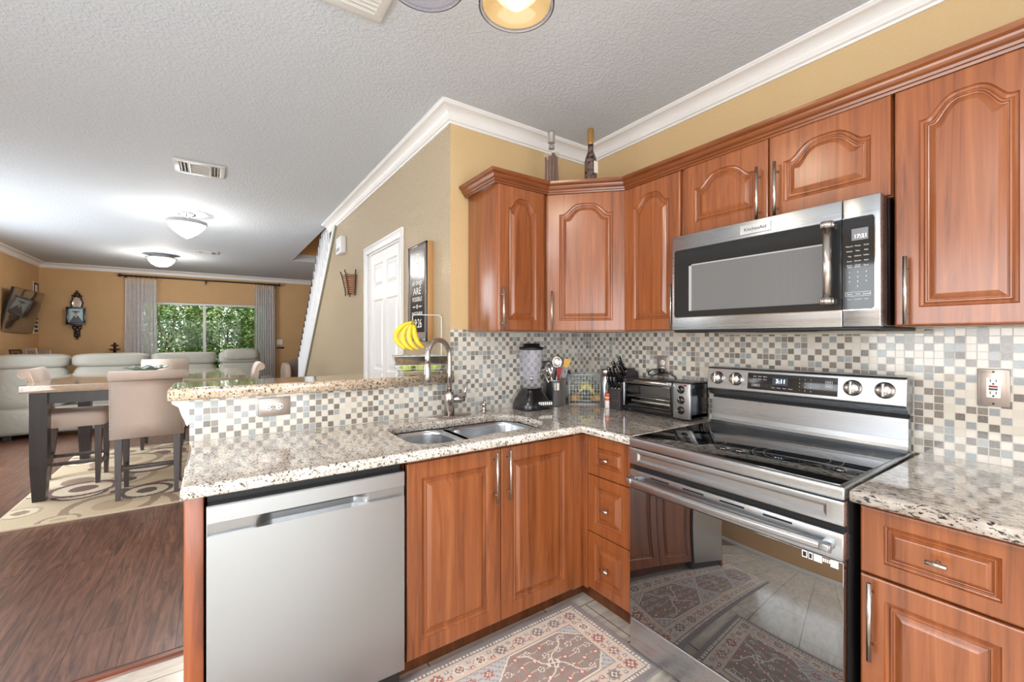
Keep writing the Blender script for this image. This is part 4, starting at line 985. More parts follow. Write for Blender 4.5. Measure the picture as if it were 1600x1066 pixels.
m = MB(); m.lathe([(.0205, .0685), (.0205, .088), (.001, .09)], (-.178, -.362, CT), 20); obj('lid', m, mat('orange_lid', s2l(226, 96, 48), .35), t)
t = thing('knife_block', (-.10, -.43, CT), 'slanted dark knife block between canister and toaster oven', 'knife block')
M_blk = mat('dark_grey_block', s2l(62, 56, 58), .5)
m = MB(); m.prism([(-.195, CT), (-.03, CT), (-.03, CT + .22), (-.075, CT + .24), (-.195, CT + .11)], 'y', -.468, -.386); o_ = obj('block', m, M_blk, t); b_ = o_.modifiers.new('b', 'BEVEL'); b_.width = .004; b_.segments = 2
m = MB(); m.box((-.1962, -.467, CT + .05), (-.1950, -.387, CT + .062)); obj('band', m, M_nickel, t)
dk = Vector((-.66, 0, .75)).normalized(); nb = 0
spots = [(-.180, .127, -.400), (-.180, .127, -.424), (-.180, .127, -.450), (-.150, .158, -.398), (-.150, .158, -.426), (-.150, .158, -.453), (-.118, .193, -.404), (-.118, .193, -.444), (-.090, .224, -.425)]
wh = ['bottom', 'bottom', 'bottom', 'middle', 'middle', 'middle', 'upper', 'upper', 'top']; wc = ['nearest the canister', 'in the centre', 'nearest the toaster oven', 'nearest the canister', 'in the centre', 'nearest the toaster oven', 'nearest the canister', 'nearest the toaster oven', 'standing highest']
for i, (x, z, y) in enumerate(spots):
    o = thing('kitchen_knife', (x, y, CT + z), 'black-handled knife in the %s row of the knife block, %s' % (wh[i], wc[i]), 'knife', 'knives in the block')
    L = .075 if z < .15 else .105; p = Vector((x, y, CT + z)); m = MB(); side = dk.cross(Vector((0, 1, 0))).normalized()
    pts = [p + dk * .004, p + dk * L * .35 + side * .003, p + dk * L * .75 - side * .002, p + dk * L - side * .008]
    m.tube(pts, [.0085, .0075, .0085, .009], 8, flat=1.5); obj('handle', m, M_black, o)
    m = MB(); m.tube([p + dk * .0005, p + dk * .006], .0092, 8, flat=1.5); m.tube([p + dk * (L + .0) - side * .008, p + dk * (L + .005) - side * .0085], .0085, 8); obj('bolster', m, M_nickel, o)
# toaster oven
t = thing('toaster_oven', (-.10, -.70, CT), 'small steel and black toaster oven between knife block and range', 'toaster oven')
TX0, TX1, TY0, TY1, TZ0, TZ1 = -.186, -.030, -.482, -.915, CT + .014, CT + .195
m = MB()
m.box((TX0 + .012, TY1, TZ1 - .012), (TX1, TY0, TZ1), .004); m.box((TX0 + .012, TY1, TZ0), (TX1, TY0, TZ0 + .022), .003); m.box((TX0 + .012, TY1, TZ0), (TX1, TY1 + .012, TZ1), .003); m.box((TX0 + .012, TY0 - .012, TZ0), (TX1, TY0, TZ1), .003); m.box((TX1 - .01, TY1, TZ0), (TX1, TY0, TZ1)); m.box((TX0 + .012, -.800, TZ0), (TX1, -.790, TZ1)); obj('housing', m, M_black, t)
m = MB(); m.box((TX0 + .03, -.79, TZ0 + .022), (TX1 - .012, TY0 - .013, TZ0 + .026)); m.box((TX1 - .014, -.79, TZ0 + .022), (TX1 - .0105, TY0 - .013, TZ1 - .012)); obj('cavity_liner', m, mat('zinc_liner', s2l(150, 148, 140), .35, .8), t)
m = MB(); m.box((TX0 - .002, TY1 - .0, TZ0 - .004), (TX0 + .012, TY1 + .098, TZ1 - .004), .003); fp = obj('control_panel', m, M_steel_v, t)
for k, z in enumerate((.145, .092, .040)):
    m = MB(); Mkn = frame_M((TX0 - .002, TY1 + .050, TZ0 + z), (0, -1, 0), (0, 0, 1), (-1, 0, 0)) @ Matrix.Rotation([.5, .2, 1.5][k], 4, 'Z'); m.M = Mkn
    m.lathe([(.0205, 0), (.0205, .003), (.017, .005), (.016, .009), (.001, .010)], (0, 0, 0), 24); m.box((-.0045, -.016, .006), (.0045, .016, .019), .002); kb = obj('knob', m, M_black, fp)
    m = MB(Mkn); m.box((-.0012, .003, .0188), (.0012, .0155, .0196)); obj('pointer', m, M_plastic, kb)
m = MB(); m.box((TX0 - .0028, TY1 + .018, TZ1 - .018), (TX0 - .0018, TY1 + .036, TZ1 - .010)); obj('indicator_mark', m, M_red, fp)
# door
dt = thing('oven_door', (TX0, -.65, TZ0), None, None); dt.parent = t; dt.location = Vector((TX0, -.65, TZ0)) - Vector(t.location)
a, b = TY0, TY1 + .102
m = MB(); m.box((TX0, b, TZ1 - .030), (TX0 + .010, a, TZ1 - .006), .003); m.box((TX0, b, TZ0), (TX0 + .010, a, TZ0 + .022), .002, mi=1); m.box((TX0, a - .012, TZ0 + .005), (TX0 + .010, a, TZ1 - .006), .003); m.box((TX0, b, TZ0 + .005), (TX0 + .010, b + .008, TZ1 - .006), .002, mi=1); obj('frame', m, [M_steel, M_black], dt)
m = MB(); m.box((TX0 + .003, b + .008, TZ0 + .022), (TX0 + .006, a - .012, TZ1 - .030)); obj('glass', m, M_pane, dt)
m = MB(); m.tube([(TX0 - .022, a - .05, TZ1 - .014), (TX0 - .027, (a + b) / 2, TZ1 - .012), (TX0 - .022, b + .02, TZ1 - .014)], .008, 10)
for y in (a - .055, b + .03): m.box((TX0 - .022, y - .006, TZ1 - .020), (TX0 + .002, y + .006, TZ1 - .010), .002)
obj('handle', m, M_nickel, dt)
m = MB()
for i in range(13): y = a - .02 - (a - b - .04) * i / 12; m.tube([(TX0 + .02, y, TZ0 + .075), (TX1 - .016, y, TZ0 + .075)], .0013, 6)
for x in (TX0 + .02, TX1 - .016): m.tube([(x, a - .014, TZ0 + .075), (x, b + .012, TZ0 + .075)], .002, 6)
obj('rack', m, M_chrome, t)
m = MB(); m.box((TX0 + .018, b + .03, TZ0 + .045), (TX1 - .02, a - .05, TZ0 + .049), .001); m.box((TX0 + .018, b + .03, TZ0 + .045), (TX0 + .021, a - .05, TZ0 + .058), .001); obj('baking_tray', m, M_nickel, t)
m = MB()
for x in (-.10, -.07): m.tube([(x, a - .013, TZ0 + .135), (x, b + .0, TZ0 + .135)], .003, 8)
obj('heating_element', m, M_nickeld, t)
for x in (TX0 + .03, TX1 - .02):
    for y in (TY0 - .03, TY1 + .03):
        m = MB(); m.lathe([(.010, CT), (.012, TZ0 + .001), (.001, TZ0 + .001)], (x, y, 0), 12); obj('foot', m, M_black, t)
m = MB()
for k in range(6): m.box((-.12 + k * .008, TY1 - .0008, TZ1 - .07), (-.116 + k * .008, TY1 + .002, TZ1 - .035), 0)
obj('side_vent', m, M_blackhole, t)

# ---- bottles on the cabinets
TB = UZ1 + .001
t = thing('decorative_bottle', (-.550, -.275, TB), 'square grey-capped bottle filled with brown sticks on the corner cabinet', 'bottle')
m = MB(); rows = []
for e, z in ((.035, 0), (.037, .004), (.037, .235), (.034, .262), (.022, .278), (.016, .285), (.016, .33)):
    rows.append([(-.550 + x, -.275 + y, TB + z) for x, y in rrect(-e, e, -e, e, e * (.35 if e > .03 else .98), 5)])
m.grid(rows, True, closeu=True); m.add(rows[0], [list(range(len(rows[0])))]); obj('glass_body', m, M_thin, t)
m = MB(); random.seed(3)
for i in range(26):
    a = random.uniform(-.029, .029); b2 = random.uniform(-.029, .029); a2 = a + random.uniform(-.01, .01); b3 = b2 + random.uniform(-.01, .01)
    m.tube([(-.550 + a, -.275 + b2, TB + .004), (-.550 + (a + a2) / 2 + random.uniform(-.004, .004), -.275 + (b2 + b3) / 2, TB + .12), (-.550 + max(-.03, min(.03, a2)), -.275 + max(-.03, min(.03, b3)), TB + random.uniform(.215, .255))], .0065, 6)
obj('filling', m, mat('brown_sticks', s2l(112, 72, 52), .7), t)
m = MB(); m.lathe([(.0195, .318), (.020, .322), (.0195, .365), (.022, .37), (.021, .382), (.001, .384)], (-.550, -.275, TB), 20); m.lathe([(.0172, .285), (.0172, .30)], (-.550, -.275, TB), 20); obj('cap', m, mat('grey_capsule', s2l(160, 158, 152), .35, .3), t)
t = thing('decorative_bottle', (-.395, -.432, TB), 'dark round bottle with gold foil neck and small tag on the corner cabinet', 'bottle')
m = MB(); m.lathe([(.033, 0), (.034, .004), (.034, .19), (.030, .215), (.018, .245), (.0155, .26), (.0155, .30), (.001, .30)], (-.395, -.432, TB), 24); bm_ = mat('brown_glass_bottle', s2l(70, 44, 30), .2); n = N(bm_); f = n.noise(n.co(), 60, 4); n.col(n.ramp(f, [(.4, s2l(44, 32, 30)), (.6, s2l(110, 90, 80))])); obj('glass_body', m, bm_, t)
m = MB(); m.lathe([(.0175, .288), (.0175, .300), (.0185, .335), (.0185, .372), (.015, .379), (.001, .38)], (-.395, -.432, TB), 20); obj('foil_neck', m, mat('gold_foil', s2l(170, 128, 72), .35, .5), t)
m = MB(); m.box((-.405, -.4725, TB + .12), (-.378, -.468, TB + .185)); obj('tag', m, mat('white_tag', s2l(230, 224, 214), .5), t)

# ---- on the bar: fruit stand with banana hook
bz = 1.1375; fx_, fy_ = -1.185, .115
t = thing('fruit_basket', (fx_, fy_, bz), 'long wire fruit basket with shiny metal band and banana hook on the bar', 'basket')
u = Vector((.86, -.22, 0)).normalized(); v = Vector((-u.y, u.x, 0)); Mf = frame_M((fx_, fy_, bz), u, v, (0, 0, 1))
hw, hd = .150, .085
m = MB(Mf); rows = [[(x, y, z) for x, y in rrect(-hw + q, hw - q, -hd + q, hd - q, .012, 3)] for z, q in ((.052, .016), (.10, 0))]; rows2 = [[(x, y, z) for x, y in rrect(-hw + q, hw - q, -hd + q, hd - q, .011, 3)] for z, q in ((.10, .002), (.052, .018))]
m.grid(rows + rows2, False, closeu=True, closev=True); obj('band', m, mat('polished_band', s2l(214, 200, 180), .12, 1.0), t)
m = MB(Mf)
for z, e, r_ in ((.05, .014, .0022), (.10, 0, .0022), (.030, .012, .0016), (.014, .03, .0016)):
    pts = [(x, y, z) for x, y in rrect(-hw + e, hw - e, -hd + e * .6, hd - e * .6, .015, 3)]; m.tube(pts, r_, 6, closed=True)
for i in range(9):
    x = -hw + .015 + (2 * hw - .03) * i / 8
    m.tube([(x, -hd, .05), (x * .93, -hd + .012, .024), (x * .85, -hd + .03, .012), (x * .85, hd - .03, .012), (x * .93, hd - .012, .024), (x, hd, .05)], .0015, 6)
for sx in (-1, 1):
    for sy in (-1, 1): m.sphere((sx * (hw - .04), sy * (hd - .035), .006), .006, 8)
obj('wire_frame', m, M_wire, t)
m = MB(Mf); m.tube([(hw - .03, hd * .0 + .0, .012), (hw - .03, 0, .10), (hw - .03, 0, .315), (hw - .036, 0, .325), (hw - .05, 0, .33), (-.035, 0, .33), (-.043, 0, .322), (-.043, 0, .30), (-.035, 0, .295)], .0028, 8); obj('banana_hook', m, M_wire, t)
def apple(lx, ly, lbl):
    p = Mf @ Vector((lx, ly, .045)); o = thing('green_apple', tuple(p), lbl, 'apple', 'green apples in the fruit basket')
    m = MB(); pr = [(.002, .024), (.010, .030), (.020, .031), (.031, .022), (.036, .004), (.034, -.012), (.026, -.026), (.014, -.032), (.006, -.029), (.001, -.027)]; m.lathe(pr, tuple(p), 20); obj('flesh', m, M_apple, o)
    m = MB(); m.tube([(p.x, p.y, p.z + .022), (p.x + .003, p.y, p.z + .04)], .0015, 6); obj('stem', m, M_brown, o)
M_apple = mat('green_apple_skin', s2l(170, 190, 56), .3); n = N(M_apple); f = n.noise(n.co(), 20, 3); n.col(n.ramp(f, [(.35, s2l(140, 168, 40)), (.6, s2l(198, 206, 84))]))
for lx, ly, lb in ((-.08, -.03, 'green apple nearest the hall door end of the fruit basket'), (.0, -.035, 'green apple in the middle front of the fruit basket'), (.078, -.03, 'green apple nearest the tap end of the fruit basket'), (-.042, .038, 'green apple behind, towards the hall end of the fruit basket'), (.04, .038, 'green apple behind, towards the tap end of the fruit basket')): apple(lx, ly, lb)
hk = Mf @ Vector((-.043, 0, .296))
t = thing('banana_bunch', tuple(hk), 'bunch of yellow bananas hanging from the hook over the bar', 'bananas')
rgt = Vector((.8227, -.5684, 0)); fwd_ = Vector((.5684, .8227, 0))
BZ = [((-.085, -.02), (-.125, -.105), (-.030, -.152)), ((-.060, -.03), (-.088, -.125), (.008, -.160)), ((-.030, -.03), (-.045, -.125), (.034, -.158)), ((.0, -.03), (-.004, -.115), (.060, -.148))]
for i, (p1, p2, p3) in enumerate(BZ):
    off = fwd_ * (.020 * (i - 1.5)); pts = []
    for k in range(11):
        q = k / 10; c1, c2, c3 = 3 * q * (1 - q) ** 2, 3 * q * q * (1 - q), q ** 3
        px_ = c1 * p1[0] + c2 * p2[0] + c3 * p3[0]; pz_ = c1 * p1[1] + c2 * p2[1] + c3 * p3[1]
        pts.append(tuple(hk + rgt * px_ + off * min(1, q * 3 + .1) + Vector((0, 0, pz_ - .006))))
    b_ = banana('banana', t, pts, .0185, M_ban)
m = MB(); m.tube([hk + Vector((0, 0, .004)), hk + rgt * .003 + Vector((0, 0, -.02))], [.009, .012], 8); obj('crown_stalk', m, mat('green_brown_stalk', s2l(150, 140, 50), .6), t)
# ================================================================ hall wall: sign, wall pocket, chime
MHl = lambda y, z, x=XL: frame_M((x, y, z), (0, -1, 0), (0, 0, 1), (-1, 0, 0))
t = thing('wall_sign', (XL, .372, 1.32), 'tall framed black sign with white scripture lettering beside the hall door', 'sign')
SY0, SY1, SZ0, SZ1, SX = .225, .520, 1.318, 1.920, XL - .042
m = MB(); m.box((SX, SY0, SZ0), (XL - .0005, SY1, SZ1), .002); obj('box', m, mat('ochre_frame_side', s2l(176, 132, 84), .5), t)
m = MB()
for lo, hi in (((SX - .004, SY0, SZ0), (SX + .004, SY0 + .014, SZ1)), ((SX - .004, SY1 - .014, SZ0), (SX + .004, SY1, SZ1)), ((SX - .004, SY0, SZ0), (SX + .004, SY1, SZ0 + .014)), ((SX - .004, SY0, SZ1 - .014), (SX + .004, SY1, SZ1))): m.box(lo, hi, .001)
obj('frame', m, M_black, t)
m = MB(); m.box((SX - .001, SY0 + .014, SZ0 + .014), (SX + .001, SY1 - .014, SZ1 - .014)); obj('mat_board', m, mat('taupe_mat', s2l(128, 112, 108), .5), t)
m = MB(); m.box((SX - .002, SY0 + .035, SZ0 + .055), (SX + .001, SY1 - .035, SZ1 - .040)); pb = obj('black_board', m, mat('glossy_black_board', s2l(34, 33, 36), .18), t)
cy = (SY0 + SY1) / 2; m = MB()
for s_, z, sz, sx_ in (('WITH', 1.838, .060, .95), ('GOD', 1.760, .125, .75), ('all things', 1.683, .050, .9), ('ARE', 1.627, .062, 1.15), ('POSSIBLE', 1.577, .038, .98), ('MATTHEW', 1.487, .034, 1.0), ('19:26', 1.425, .078, .85)):
    text_mb(m, s_, sz, MHl(cy, z, SX - .0022), .0003, sx=sx_)
M_ = MHl(cy, 1.532, SX - .0022); m.M = M_
for k in range(12):
    a = 2 * math.pi * k / 12; m.box((-.004 + .010 * math.cos(a), -.004 + .010 * math.sin(a), 0), (.004 + .010 * math.cos(a), .004 + .010 * math.sin(a), .0004))
for s_ in (-1, 1): m.box((s_ * .02, -.002, 0), (s_ * .075, .002, .0004)); m.box((s_ * .05 - .006, -.006, 0), (s_ * .05 + .006, .006, .0004))
m.M = Matrix.Identity(4); obj('lettering', m, mat('white_lettering', s2l(232, 230, 226), .5), pb)
t = thing('wall_pocket', (XL, 2.03, 1.75), 'brown woven wall pocket with iron straps between stair and hall door', 'wall decoration')
m = MB(); rows = []
for z, r_ in ((1.755, .070), (1.80, .078), (1.86, .092), (1.925, .105), (1.925, .100), (1.86, .087), (1.76, .064)):
    rows.append([(XL - .001 - r_ * .9 * math.sin(a), 2.03 + r_ * 1.15 * math.cos(a), z) for a in [math.pi * k / 14 for k in range(15)]])
m.grid(rows, True); wv = mat('woven_brown', s2l(150, 106, 70), .7); n = N(wv); w_ = n.n('ShaderNodeTexWave'); w_.bands_direction = 'Z'; w_.inputs['Scale'].default_value = 16; n.l(n.co(), w_.inputs['Vector']); n.col(n.ramp(w_.outputs['Fac'], [(.2, s2l(112, 74, 46)), (.6, s2l(170, 124, 86))])); n.bump(w_.outputs['Fac'], .6, .004); obj('basket', m, wv, t)
for k, a in enumerate((.15, 1.0, 2.14, 2.99)):
    m = MB(); pts = []
    for z, r_ in ((1.735, .082), (1.75, .078), (1.80, .085), (1.87, .100), (1.93, .115), (1.965, .130)): pts.append((XL - .002 - r_ * .9 * math.sin(a), 2.03 + r_ * 1.15 * math.cos(a), z))
    m.tube(pts, .006, 8); obj('iron_strap', m, M_darkwood, t)
t = thing('door_chime', (XL, 2.40, 2.27), 'white door chime box high on the hall wall beside the stair', 'chime')
m = MB(); m.box((XL - .055, 2.30, 2.19), (XL - .0005, 2.50, 2.355), .006, 2); obj('cover', m, M_white2, t)
m = MB(); 
for k in range(5): m.box((XL - .056, 2.33, 2.21 + k * .008), (XL - .0545, 2.47, 2.213 + k * .008))
obj('grille_lines', m, M_blackhole, t)

# ================================================================ ceiling: vents and lamps
def vent(x0, x1, y0, y1, lbl, kind):
    t = thing('ceiling_vent', ((x0 + x1) / 2, (y0 + y1) / 2, ZC), lbl, 'vent', 'white ceiling air vents')
    m = MB(); f = .035; z0, z1 = ZC - .010, ZC - .0005
    m.box((x0, y0, z0), (x1, y0 + f, z1), .002); m.box((x0, y1 - f, z0), (x1, y1, z1), .002); m.box((x0, y0 + f, z0), (x0 + f, y1 - f, z1), .002); m.box((x1 - f, y0 + f, z0), (x1, y1 - f, z1), .002); obj('frame', m, M_vent, t)
    m = MB(); m.box((x0 + f, y0 + f, ZC - .002), (x1 - f, y1 - f, ZC - .0003)); obj('duct', m, mat('dark_duct', s2l(46, 44, 42), .8), t)
    m = MB()
    def slat_x(xa, xb, y): m.box((xa, -.007, -.0009), (xb, .007, .0009), 0, M=Matrix.Translation((0, y, ZC - .009)) @ Matrix.Rotation(-.6, 4, 'X'))
    def slat_y(x, ya, yb, s_): m.box((-.007, ya, -.0009), (.007, yb, .0009), 0, M=Matrix.Translation((x, 0, ZC - .009)) @ Matrix.Rotation(.75 * s_, 4, 'Y'))
    X0, X1, Y0, Y1 = x0 + f, x1 - f, y0 + f, y1 - f
    if kind == 3:
        w3 = (X1 - X0) / 4
        for i in range(3): slat_y(X0 + w3 * (i + .5) / 3, Y0, Y1, 1); slat_y(X1 - w3 * (i + .5) / 3, Y0, Y1, -1)
        for xx in (X0 + w3, X1 - w3): m.box((xx - .003, Y0, ZC - .014), (xx + .003, Y1, ZC - .003))
        k = int((Y1 - Y0) / .045)
        for i in range(k): slat_x(X0 + w3 + .003, X1 - w3 - .003, Y0 + (Y1 - Y0) * (i + .5) / k)
    else:
        k = int((Y1 - Y0) / .022)
        for i in range(k): slat_x(X0, X1, Y0 + (Y1 - Y0) * (i + .5) / k)
    obj('louvres', m, M_vent, t)
vent(-2.385, -2.07, 1.70, 1.995, 'square white ceiling vent nearest the lit semi-flush lamp', 3)
vent(-2.37, -2.08, 5.60, 5.80, 'small far ceiling vent near the living room window', 3)
vent(-1.93, -1.588, -.79, -.436, 'large ceiling vent over the kitchen beside the glass shades', 1)

t = thing('ceiling_lamp', (-2.369, 3.383, ZC), 'lit semi-flush ceiling lamp with pointed opal bowl over the dining table', 'lamp')
lx, ly = -2.369, 3.383
m = MB(); m.lathe([(.001, ZC - .0005), (.075, ZC - .0005), (.078, ZC - .012), (.06, ZC - .022), (.02, ZC - .030), (.012, ZC - .05), (.001, ZC - .052)], (lx, ly, 0), 28); obj('canopy', m, M_chrome, t)
m = MB(); m.lathe([(.168, 2.506), (.173, 2.508), (.173, 2.540), (.168, 2.542), (.163, 2.540), (.163, 2.508)], (lx, ly, 0), 48); obj('rim', m, M_alu, t)
m = MB()
for k in range(3):
    a = 2 * math.pi * k / 3 + .5; m.tube([(lx + .01 * math.cos(a), ly + .01 * math.sin(a), 2.585), (lx + .06 * math.cos(a), ly + .06 * math.sin(a), 2.572), (lx + .12 * math.cos(a), ly + .12 * math.sin(a), 2.55), (lx + .167 * math.cos(a), ly + .167 * math.sin(a), 2.538)], .006, 8)
obj('arms', m, M_alu, t)
m = MB(); m.lathe([(.164, 2.515), (.150, 2.48), (.10, 2.425), (.05, 2.388), (.012, 2.368), (.001, 2.360)], (lx, ly, 0), 48); obj('glass_bowl', m, M_opal, t)
lamp('dining_lamp_light', 'POINT', (lx, ly, 2.30), 20, (1, .97, .92), .12)
t = thing('ceiling_lamp', (-2.80, 6.35, ZC), 'warm lit flush bowl lamp on the ceiling before the living room window', 'lamp')
lx2, ly2 = -2.80, 6.35
m = MB(); m.lathe([(.001, ZC - .0005), (.13, ZC - .0005), (.14, ZC - .02), (.17, ZC - .045), (.195, ZC - .05), (.195, ZC - .058), (.170, ZC - .058)], (lx2, ly2, 0), 48); obj('pan', m, M_alu, t)
m = MB(); m.lathe([(.170, ZC - .056), (.158, ZC - .10), (.122, ZC - .145), (.07, ZC - .175), (.001, ZC - .185)], (lx2, ly2, 0), 48); obj('glass_bowl', m, M_opalw, t)
lamp('living_lamp_light', 'POINT', (lx2, ly2, 2.36), 30, (1, .92, .8), .12)
t = thing('ceiling_lamp', (-3.1, -2.1, ZC), 'unseen round ceiling housing added behind the camera for the bounced flash light', 'lamp')  # added out of view, only to house the bounce flash light
m = MB(); m.lathe([(.001, ZC - .0005), (.33, ZC - .0005), (.34, ZC - .03), (.34, ZC - .095), (.33, ZC - .10), (.32, ZC - .095), (.32, ZC - .03), (.001, ZC - .03)], (-3.1, -2.1, 0), 48); obj('housing', m, M_white, t)
# kitchen fitting: canopy, bar, three prismatic shades
t = thing('kitchen_light', (-1.56, -1.2, ZC), 'kitchen ceiling light with clear glass bell shades, one glowing amber', 'lamp')
kx_, ky_ = -1.56, -1.2
m = MB(); m.lathe([(.001, ZC - .0005), (.08, ZC - .0005), (.078, ZC - .02), (.02, ZC - .03), (.012, ZC - .12), (.02, ZC - .13), (.001, ZC - .135)], (kx_, ky_, 0), 28); obj('canopy', m, M_nickel, t)
for i, (sx_, sy_, zz) in enumerate(((-1.372, -1.091, 2.365), (-1.637, -1.008, 2.372), (-1.70, -1.34, 2.36))):
    m = MB(); m.tube([(kx_, ky_, ZC - .11), ((kx_ + sx_) / 2, (ky_ + sy_) / 2, ZC - .09), (sx_, sy_, ZC - .10), (sx_, sy_, ZC - .12)], .006, 10); ar = obj('arm', m, M_nickel, t)
    m = MB(); m.lathe([(.001, ZC - .115), (.022, ZC - .117), (.026, ZC - .14), (.024, zz + .085), (.001, zz + .085)], (sx_, sy_, 0), 20); obj('socket', m, M_nickel, ar)
    m = MB(); pr = [(.028, zz + .088), (.040, zz + .07), (.060, zz + .045), (.082, zz + .022), (.102, zz + .006), (.112, zz + .001), (.115, zz - .002)]
    m.lathe(pr + [(r_ - .003, z_ + .0015) for r_, z_ in reversed(pr)], (sx_, sy_, 0), 48)
    obj('glass_shade', m, M_clear if i else mat('clear_rim_glass', (1, .98, .95), .05, trans=1, ior=1.25), ar)
    m = MB(); m.lathe([(.113, zz - .004), (.118, zz - .002), (.118, zz + .003), (.112, zz + .003)], (sx_, sy_, 0), 48); obj('rim_band', m, M_clear, ar)
    m = MB(); m.lathe([(.012, zz + .085), (.014, zz + .06), (.028, zz + .035), (.030, zz + .02), (.022, zz + .002), (.001, zz - .004)], (sx_, sy_, 0), 24); obj('bulb', m, M_bulb if i == 0 else mat('frosted_bulb', s2l(236, 236, 236), .4), ar)
    if i == 0:
        m = MB(); n_ = 72; rows = []
        for r_, z_ in ((.030, zz + .083), (.055, zz + .055), (.078, zz + .032), (.095, zz + .016), (.103, zz + .010)):
            rows.append([(sx_ + (r_ + (.0018 if k % 2 else 0)) * math.cos(2 * math.pi * k / n_), sy_ + (r_ + (.0018 if k % 2 else 0)) * math.sin(2 * math.pi * k / n_), z_ - .004) for k in range(n_)])
        m.grid(rows, True, closeu=True); obj('prismatic_liner', m, M_amber, ar)
lamp('kitchen_light_bulb', 'POINT', (-1.372, -1.091, 2.33), 8, (1, .86, .66), .11)

# ================================================================ kitchen rugs
def mixc(a, b, f): return tuple(x + (y - x) * f for x, y in zip(a, b))
RC = dict(edge=s2l(142, 132, 132), cream=s2l(240, 228, 214), beige=s2l(228, 206, 184), taupe=s2l(160, 138, 128), red=s2l(196, 104, 84), blue=s2l(160, 166, 176), dark=s2l(108, 94, 92), pale=s2l(226, 212, 200))
def flower(dx, dy, R, c1, c2, c3, k=8):
    r = math.hypot(dx, dy) / R; th = math.atan2(dy, dx)
    if r > 1.1: return None
    e = .86 + .14 * math.cos(k * th)
    if r < .22: return c3
    if r < .52 * (.8 + .2 * math.cos(4 * th)): return c2
    if r < .58: return RC['dark']
    if r < e: return c1
    return None
def persian(a, b, L, W_):
    hsh = lambda i, s=0: (math.sin(i * 12.9898 + s * 78.233) * 43758.5453) % 1
    d = min(a, b, L - a, W_ - b); n1 = noise.noise(Vector((a * 30, b * 30, 0)))
    if d < .022: return mixc(RC['edge'], RC['dark'], .25 + .2 * n1)
    if d < .040:
        s_ = (a if d == min(b, W_ - b) else b); return RC['cream'] if (s_ * 62) % 1 < .62 and abs(d - .031) < .0065 else mixc(RC['edge'], RC['taupe'], .3)
    if d < .044: return RC['dark']
    if d < .125:
        long_ = min(b, W_ - b) <= min(a, L - a); s_ = a if long_ else b; Lx = L if long_ else W_
        kk = max(1, round((Lx - .085 * 2) / .098)); p = (Lx - .17) / kk; i = math.floor((s_ - .085) / p + .5); ds = s_ - (.085 + i * p); dt = d - .0845
        cols = [(RC['red'], RC['cream'], RC['red']), (RC['taupe'], RC['cream'], RC['dark']), (RC['cream'], RC['beige'], RC['red']), (mixc(RC['red'], RC['beige'], .4), RC['cream'], RC['taupe'])][int(hsh(i, long_) * 4) % 4]
        f = flower(ds, dt, .031, *cols)
        if f: return f
        ds2 = abs(ds) - p / 2
        f = flower(ds2, dt - .018, .012, RC['red'], RC['cream'], RC['cream'], 5) or flower(ds2, dt + .018, .012, RC['blue'], RC['cream'], RC['cream'], 5)
        if f: return f
        if abs(math.sin(s_ * 64) * .02 - dt) < .0022: return RC['taupe']
        return mixc(RC['beige'], RC['pale'], .5 + .5 * n1)
    if d < .130: return RC['taupe']
    # field with stepped medallions
    aa, bb = a - L / 2, b - W_ / 2; per = .58; i = math.floor(aa / per + .5); da = aa - i * per
    lim = (W_ / 2 - .13); hexa = abs(bb) / lim + max(0, (abs(da) - .13)) / .16
    st = .06 * round(hexa / .06)
    if st > 1.0:
        f = flower(abs(da) - .25, abs(bb) - lim * .72, .022, RC['red'], RC['cream'], RC['red'], 6)
        if f: return f
        return mixc(RC['blue'], RC['cream'], .5) if (math.floor(da * 90) + math.floor(bb * 90)) % 3 else RC['blue']
    if st > .93: return RC['cream']
    th = math.atan2(bb, da); r = math.hypot(da, bb)
    for q in range(4):
        th0 = math.pi / 4 + q * math.pi / 2; u = da * math.cos(th0) + bb * math.sin(th0); v = -da * math.sin(th0) + bb * math.cos(th0)
        if 0 < u < .15 and abs(v - .012 * math.sin(u * 42)) < .0035: return RC['cream']
    f = flower(da, bb, .030, RC['cream'], RC['taupe'], RC['cream'], 4)
    if f: return f
    gx, gy = .062, .050; gi, gj = math.floor(da / gx + .5), math.floor(bb / gy + .5); h = hsh(gi + 7 * gj, i)
    f = flower(da - gi * gx - .008 * (h - .5), bb - gj * gy, .0165, RC['cream'] if h < .6 else RC['red'], RC['taupe'] if h < .6 else RC['cream'], RC['cream'], 5)
    if f: return f
    if abs(bb - gj * gy - .010 * math.sin(da * 50)) < .0018: return RC['beige']
    return mixc(RC['taupe'], RC['dark'], .15 + .3 * n1)
L1, W1 = 1.84, .535
color_grid('kitchen_rug', L1, W1, int(L1 / .0042), int(W1 / .0042), lambda a, b: persian(a, b, L1, W1), M_weave, Matrix.Translation((-.662 - L1, -.562 - W1, .0015)), thick=.007, label='faded Persian-style runner rug along the sink cabinet', cat='rug', group='patterned kitchen rugs', wob=.002)
L2, W2 = 1.60, .60
color_grid('kitchen_rug', L2, W2, int(L2 / .0048), int(W2 / .0048), lambda a, b: persian(a, b, L2, W2), M_weave, Matrix.Translation((-.672, -1.155 - L2, .0015)) @ Matrix.Rotation(R90, 4, 'Z'), thick=.007, label='second Persian-style runner rug in front of the range', cat='rug', group='patterned kitchen rugs', wob=.002)

